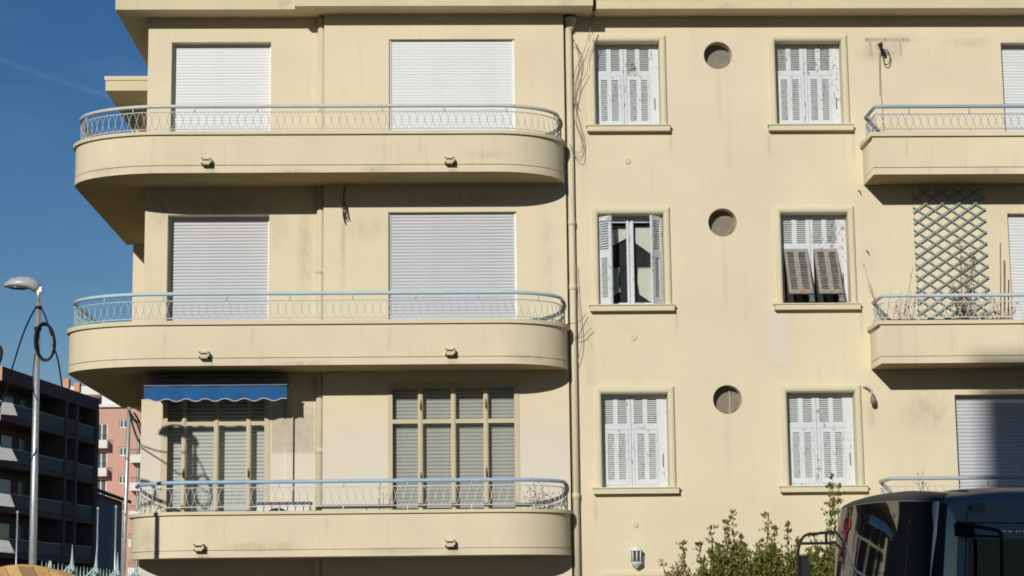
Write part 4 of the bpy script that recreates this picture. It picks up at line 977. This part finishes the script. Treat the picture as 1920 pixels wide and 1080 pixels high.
nb.tube(smoothpts([side_w(-.45, 2.60, .0), side_w(-.6, 2.58, .12), side_w(-.85, 2.53, .26), side_w(-.95, 2.48, .28), side_w(-.98, 2.30, .28), side_w(-.97, 1.9, .28)], 5), .024, 7)
nb.tube([side_w(-.5, 2.45, .0), side_w(-.96, 2.42, .26)], .018, 6)
nb.build('mirror_bracket', m_black, BUS)
pr_ = MB(); c1 = side_w(-.55, 2.53, .02); pr_.box(c1.x-.08, c1.x+.12, c1.y-.08, c1.y+.02, c1.z-.09, c1.z+.07); pr_.build('bracket_mount', m_black, BUS)
# wheels
for wx in (-2.6, -8.6):
    for sgn in (-1, 1):
        c = org+fdir*wx-ndir*(sgn*(HW-.16)); wv = MB()
        prof = [(.30, -.14), (.48, -.14), (.51, -.10), (.51, .10), (.48, .14), (.30, .14)]
        wv.lathe(prof, (0, 0, 0), 28, 'y'); o = wv.build('wheel', m_black, BUS, loc=Vector((c.x, c.y, .51))); o.rotation_euler = (0, 0, A_)
        hv_ = MB().lathe([(.29, -.12), (.28, -.15), (.1, -.16), (.05, -.2)], (0, 0, 0), 20, 'y'); o2 = hv_.build('rim', m_galv, o, loc=(0, 0, 0)); o2.rotation_euler = (0, 0, 0 if sgn < 0 else math.pi)
# red loop with a tail, set on the windshield
rb_ = MB()
cR = [bpt(*plan(.17-.05*math.cos(t)), 2.66+.11*math.sin(t), .02) for t in [2*math.pi*k/24 for k in range(24)]]
rb_.tube(cR, .014, 5, closed=True)
rb_.tube([bpt(*plan(.16), 2.56, .02), bpt(*plan(.19), 2.42, .02), bpt(*plan(.23), 2.24, .02)], .010, 5)
rb_.build('red_loop', mat('loop_red', (.20, .02, .02), .7), BUS)

# ================================================================== background buildings
# dark balcony block, seen along its shaded side
DO = Vector((-28.42, 92.4, 0)); DE = Vector((.126, .992, 0)).normalized(); DA = math.atan2(DE.y, DE.x)
DB = thing('balcony_block', 'dark shaded flat block with stacked balconies behind the street lamp', 'building', DO, DA)
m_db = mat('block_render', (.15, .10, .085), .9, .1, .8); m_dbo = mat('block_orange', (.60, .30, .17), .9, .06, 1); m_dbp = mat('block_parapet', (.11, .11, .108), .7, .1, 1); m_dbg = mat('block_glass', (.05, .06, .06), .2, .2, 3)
# local: x along the side (away from camera), +y to the left; side face at y=0
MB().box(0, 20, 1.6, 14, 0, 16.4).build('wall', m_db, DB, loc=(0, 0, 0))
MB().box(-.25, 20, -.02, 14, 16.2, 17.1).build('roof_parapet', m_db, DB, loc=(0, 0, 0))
MB().box(-.27, -.25, -.0, 14, 16.2, 17.1).build('roof_band', m_dbo, DB, loc=(0, 0, 0))
for k in range(6):
    zf = 17.08-2.87*(k+1)+.0
    MB().box(-.2, 20, 0, 1.7, zf-1.25+.55, zf-.35+.1).build('slab_edge', m_db, DB, loc=(0, 0, 0)) if False else None
    z_r = 14.94-2.87*k
    if z_r < .6: break
    s = MB().box(-.25, 20, 0, 1.6, z_r-1.25, z_r-.86).build('balcony_slab', m_db, DB, loc=(0, 0, 0))
    MB().box(-.28, -.25, 0.0, 1.6, z_r-1.25, z_r-.86).build('slab_front', m_dbo, DB, loc=(0, 0, 0))
    for a, b_ in ((-.2, 12.3), (14.9, 19.0)):
        MB().box(a, b_, .02, .06, z_r-.84, z_r-.08).build('balustrade', m_dbp, DB, loc=(0, 0, 0))
        MB().box(a, b_, -.01, .07, z_r-.06, z_r).build('handrail', mat('handrail_pale', (.34, .36, .36), .5), DB, loc=(0, 0, 0))
    MB().box(12.9, 14.7, -.0, .12, z_r-.95, z_r+.1).build('balustrade', m_db, DB, loc=(0, 0, 0))
    for a, w_ in ((1.5, 1.6), (4.2, 2.0), (7.6, 1.8), (10.2, 1.6), (13.2, 1.2), (15.8, 2.2)):
        MB().box(a, a+w_, 1.55, 1.598, z_r-.8, z_r+1.1).build('window', m_dbg, DB, loc=(0, 0, 0))
        if (k*3+int(a)) % 3 == 0: MB().box(a+.1, a+w_*.45, 1.50, 1.53, z_r-.7, z_r+1.0).build('blind', mat('far_blind', (.32, .32, .30), .8), DB, loc=(0, 0, 0))
    # pale panels added facing the sun, standing in for sunlit balcony patches
    if k in (0, 1, 2, 3):
        MB().quad((-.3, .0, z_r-.88), (-.3, -1.10-.1*(k % 2), z_r-1.0), (-.3, -.78, z_r-.22), (-.3, .0, z_r-.10)).build('sunlit_patch_panel', mat('sunlit_patch_pale', (.34, .34, .34), .8, .15, 3), DB, loc=(0, 0, 0))
for a in (12.35, 14.72, 19.2):
    MB().box(a, a+.5 if a < 19 else 20, -.05, 1.6, 0, 16.2).build('pier', m_db, DB, loc=(0, 0, 0))
for a in (12.5, 14.9): MB().box(a, a+.4, -.15, .25, 17.1, 17.75).build('chimney', m_dbo, DB, loc=(0, 0, 0))
MB().lathe([(.35, 0), (.35, .8), (.45, .8), (.45, .95)], (1.9, 2.6, 17.1), 12).build('chimney', mat('terracotta', (.30, .12, .07), .9), DB, loc=(0, 0, 0))
MB().tube([(2.6, 3.2, 17.1), (2.6, 3.2, 20.2)], .03, 4).tube([(2.6, 2.9, 20.2), (2.6, 3.5, 20.2)], .02, 4).build('antenna', m_galv, DB, loc=(0, 0, 0))

# pink building
PK = thing('pink_building', 'salmon pink apartment block with white balconies, far behind at the left', 'building', (-34, 177, 0))
m_pk = mat('pink_render', (.56, .33, .265), .9, .05, .5); m_pkw = mat('far_white', (.72, .70, .66), .8, .04, 1)
pkw = []; ZW = (22.05-1.0+.0,)
ws_ = []
fz_ = [20.95, 18.0, 15.05, 12.1, 9.15, 6.2]
for i, zc_ in enumerate(fz_):
    pkw.append((-35.28, -34.42, zc_+.0, zc_+.95))
    pkw.append((-37.75, -36.5, zc_-1.55+.2, zc_+.55))
    pkw.append((-33.35, -32.6, zc_-2.9, zc_-1.0) if zc_-2.9 > 0 else (-33.35, -32.6, .2, 1.2))
MB().holes(-42, -26, 0, 23.1, pkw, 177, 177.35).build('wall', m_pk, PK)
MB().box(-42, -26, 177.36, 190, 0, 23.0).build('core', mat('far_dark', (.06, .06, .065), .8), PK)
for a, b_, c, d in pkw:
    f = MB().holes(a, b_, c, d, [(a+.12, (a+b_)/2-.06, c+.12, d-.12), ((a+b_)/2+.06, b_-.12, c+.12, d-.12)], 177.12, 177.2).build('window', m_pkw, PK)
    MB().box(a+.1, b_-.1, 177.15, 177.16, c+.1, d-.1).build('pane', m_farglass, f)
for zc_ in fz_:
    for x0_, x1_, dz in ((-38.3, -36.35, -1.35), (-33.9, -31.5, -2.9)):
        q = MB().box(x0_, x1_, 175.9, 177, zc_+dz-.85, zc_+dz-.02).build('balcony', m_pkw, PK)
        rl = MB(); rl.box(x0_, x1_, 175.9, 175.94, zc_+dz+.52, zc_+dz+.57)
        x = x0_
        while x < x1_: rl.box(x, x+.03, 175.91, 175.93, zc_+dz, zc_+dz+.52); x += .16
        rl.build('balustrade', m_black, q)
MB().box(-42.5, -30, 176.6, 188, 23.15, 23.45).build('roof_slab', m_pkw, PK)
MB().box(-36.6, -30, 179, 187, 23.45, 24.9).build('penthouse', mat('penthouse', (.55, .50, .42), .9), PK)
MB().box(-42.5, -36.0, 177.5, 188, 24.6, 25.5).box(-37.3, -35.8, 177.6, 178, 23.45, 24.6).build('penthouse_roof', m_pkw, PK)
# small grey house
HO = thing('old_house', 'small grey house with a sloping tiled roof beside the dark block', 'house', (-26, 110, 0))
hm = mat('house_grey', (.22, .24, .25), .9, .1, 1); hx0, hx1 = -29.5, -24.75
MB().add([(hx0, 110, 0), (-25.0, 113.5, 0), (-25.0, 113.5, 9.9), (hx0, 110, 11.5), (hx0, 118, 0), (-25.0, 118, 0), (hx0, 118, 11.5), (-25.0, 118, 9.9)], [(0, 1, 2, 3), (1, 5, 7, 2), (4, 6, 7, 5), (0, 3, 6, 4)]).build('wall', hm, HO)
MB().add([(hx0-.2, 109.4, 12.0), (-24.4, 113.2, 10.0), (-24.4, 118.5, 10.0), (hx0-.2, 118.5, 12.0), (hx0-.2, 109.4, 11.75), (-24.4, 113.2, 9.75), (-24.4, 118.5, 9.75), (hx0-.2, 118.5, 11.75)], [(0, 1, 2, 3), (7, 6, 5, 4), (0, 4, 5, 1), (1, 5, 6, 2), (2, 6, 7, 3), (3, 7, 4, 0)]).build('roof', mat('old_tiles', (.16, .10, .08), .9, .2, 6), HO)
for z in (7.6, 4.4, 1.4):
    for u in (.18, .62):
        p = Vector((hx0, 110, 0)).lerp(Vector((-25, 113.5, 0)), u); q = Vector((hx0, 110, 0)).lerp(Vector((-25, 113.5, 0)), u+.2)
        MB().quad((p.x+.05, p.y-.05, z), (q.x+.05, q.y-.05, z), (q.x+.05, q.y-.05, z+1.8), (p.x+.05, p.y-.05, z+1.8)).build('window', mat('house_shutter', (.10, .13, .15), .8), HO)

# building across the street behind the camera: it throws the shade over the bus and the lower right
NB = thing('opposite_building', 'tall plain building across the street behind the camera that shades the bus', 'building', (4, -46, 0))
k_ = 46; nx0 = 8.83-.385*k_; nzt = 5.22+.42*k_
hl = []
for i in range(8):
    for j in range(7):
        a = nx0+2+i*3.6; c = 1.5+j*3.1; hl.append((a, a+1.4, c, c+1.7))
MB().holes(nx0, 22, 0, nzt, hl, -46.4, -46).build('wall', mat('opposite_render', (.16, .15, .13), .9, .06, .6), NB)
MB().box(nx0+.1, 22, -58, -46.5, 0, nzt-.2).build('core', m_dark, NB)
MB().box(nx0+1.0, 22, -47, -46.2, nzt, nzt+1.0).build('parapet', mat('opposite_render', (.42, .38, .32), .9), NB)
for a, b_, c, d in hl: MB().box(a, b_, -46.25, -46.22, c, d).build('window', m_farglass, NB)
LB2 = thing('left_reflection_block', 'plain dark building added outside the left edge to darken the reflection in the bus', 'building', (-34, -20, 0))
m_cr = mat('reflection_block_render', (.07, .065, .06), .9, .1, .6)
MB().box(-42, -27.2, -50, -6, 0, 19.5).build('wall', m_cr, LB2)  # unseen block, added so the windshield mirrors something dark
MB().box(-42, -27.0, -50.2, -5.8, 19.502, 20).build('parapet', m_cr, LB2)
for y_ in range(7):
    for j in range(6): MB().box(-27.2, -27.15, -48+y_*6, -46.4+y_*6, 1.5+j*3.1, 3.1+j*3.1).build('window', m_farglass, LB2)
FB = thing('far_reflection_block', 'plain dark block added far outside the left edge to darken the reflection in the bus', 'building', (-53, 18, 0))
MB().box(-62, -45, -8, 45, 0, 25).build('wall', m_cr, FB)  # added out of view to keep bright sky out of the windshield
for y_ in range(8):
    for j in range(7): MB().box(-45, -44.95, -5+y_*6, -3.4+y_*6, 1.5+j*3.1, 3.1+j*3.1).build('window', m_farglass, FB)
GB = thing('rear_reflection_block', 'plain dark block added far behind the camera to close a bright gap in the bus reflection', 'building', (-20, -75, 0))
MB().box(-36, -2, -85, -70, 0, 19).build('wall', m_cr, GB)  # unseen filler that hides a sky glint in the windshield
for y_ in range(6):
    for j in range(5): MB().box(-34+y_*5, -32.4+y_*5, -70, -69.95, 1.5+j*3.1, 3.1+j*3.1).build('window', m_farglass, GB)
sc.cycles.pixel_filter_type = 'BLACKMAN_HARRIS'; sc.cycles.filter_width = 1.8
print('objects', len(bpy.data.objects))
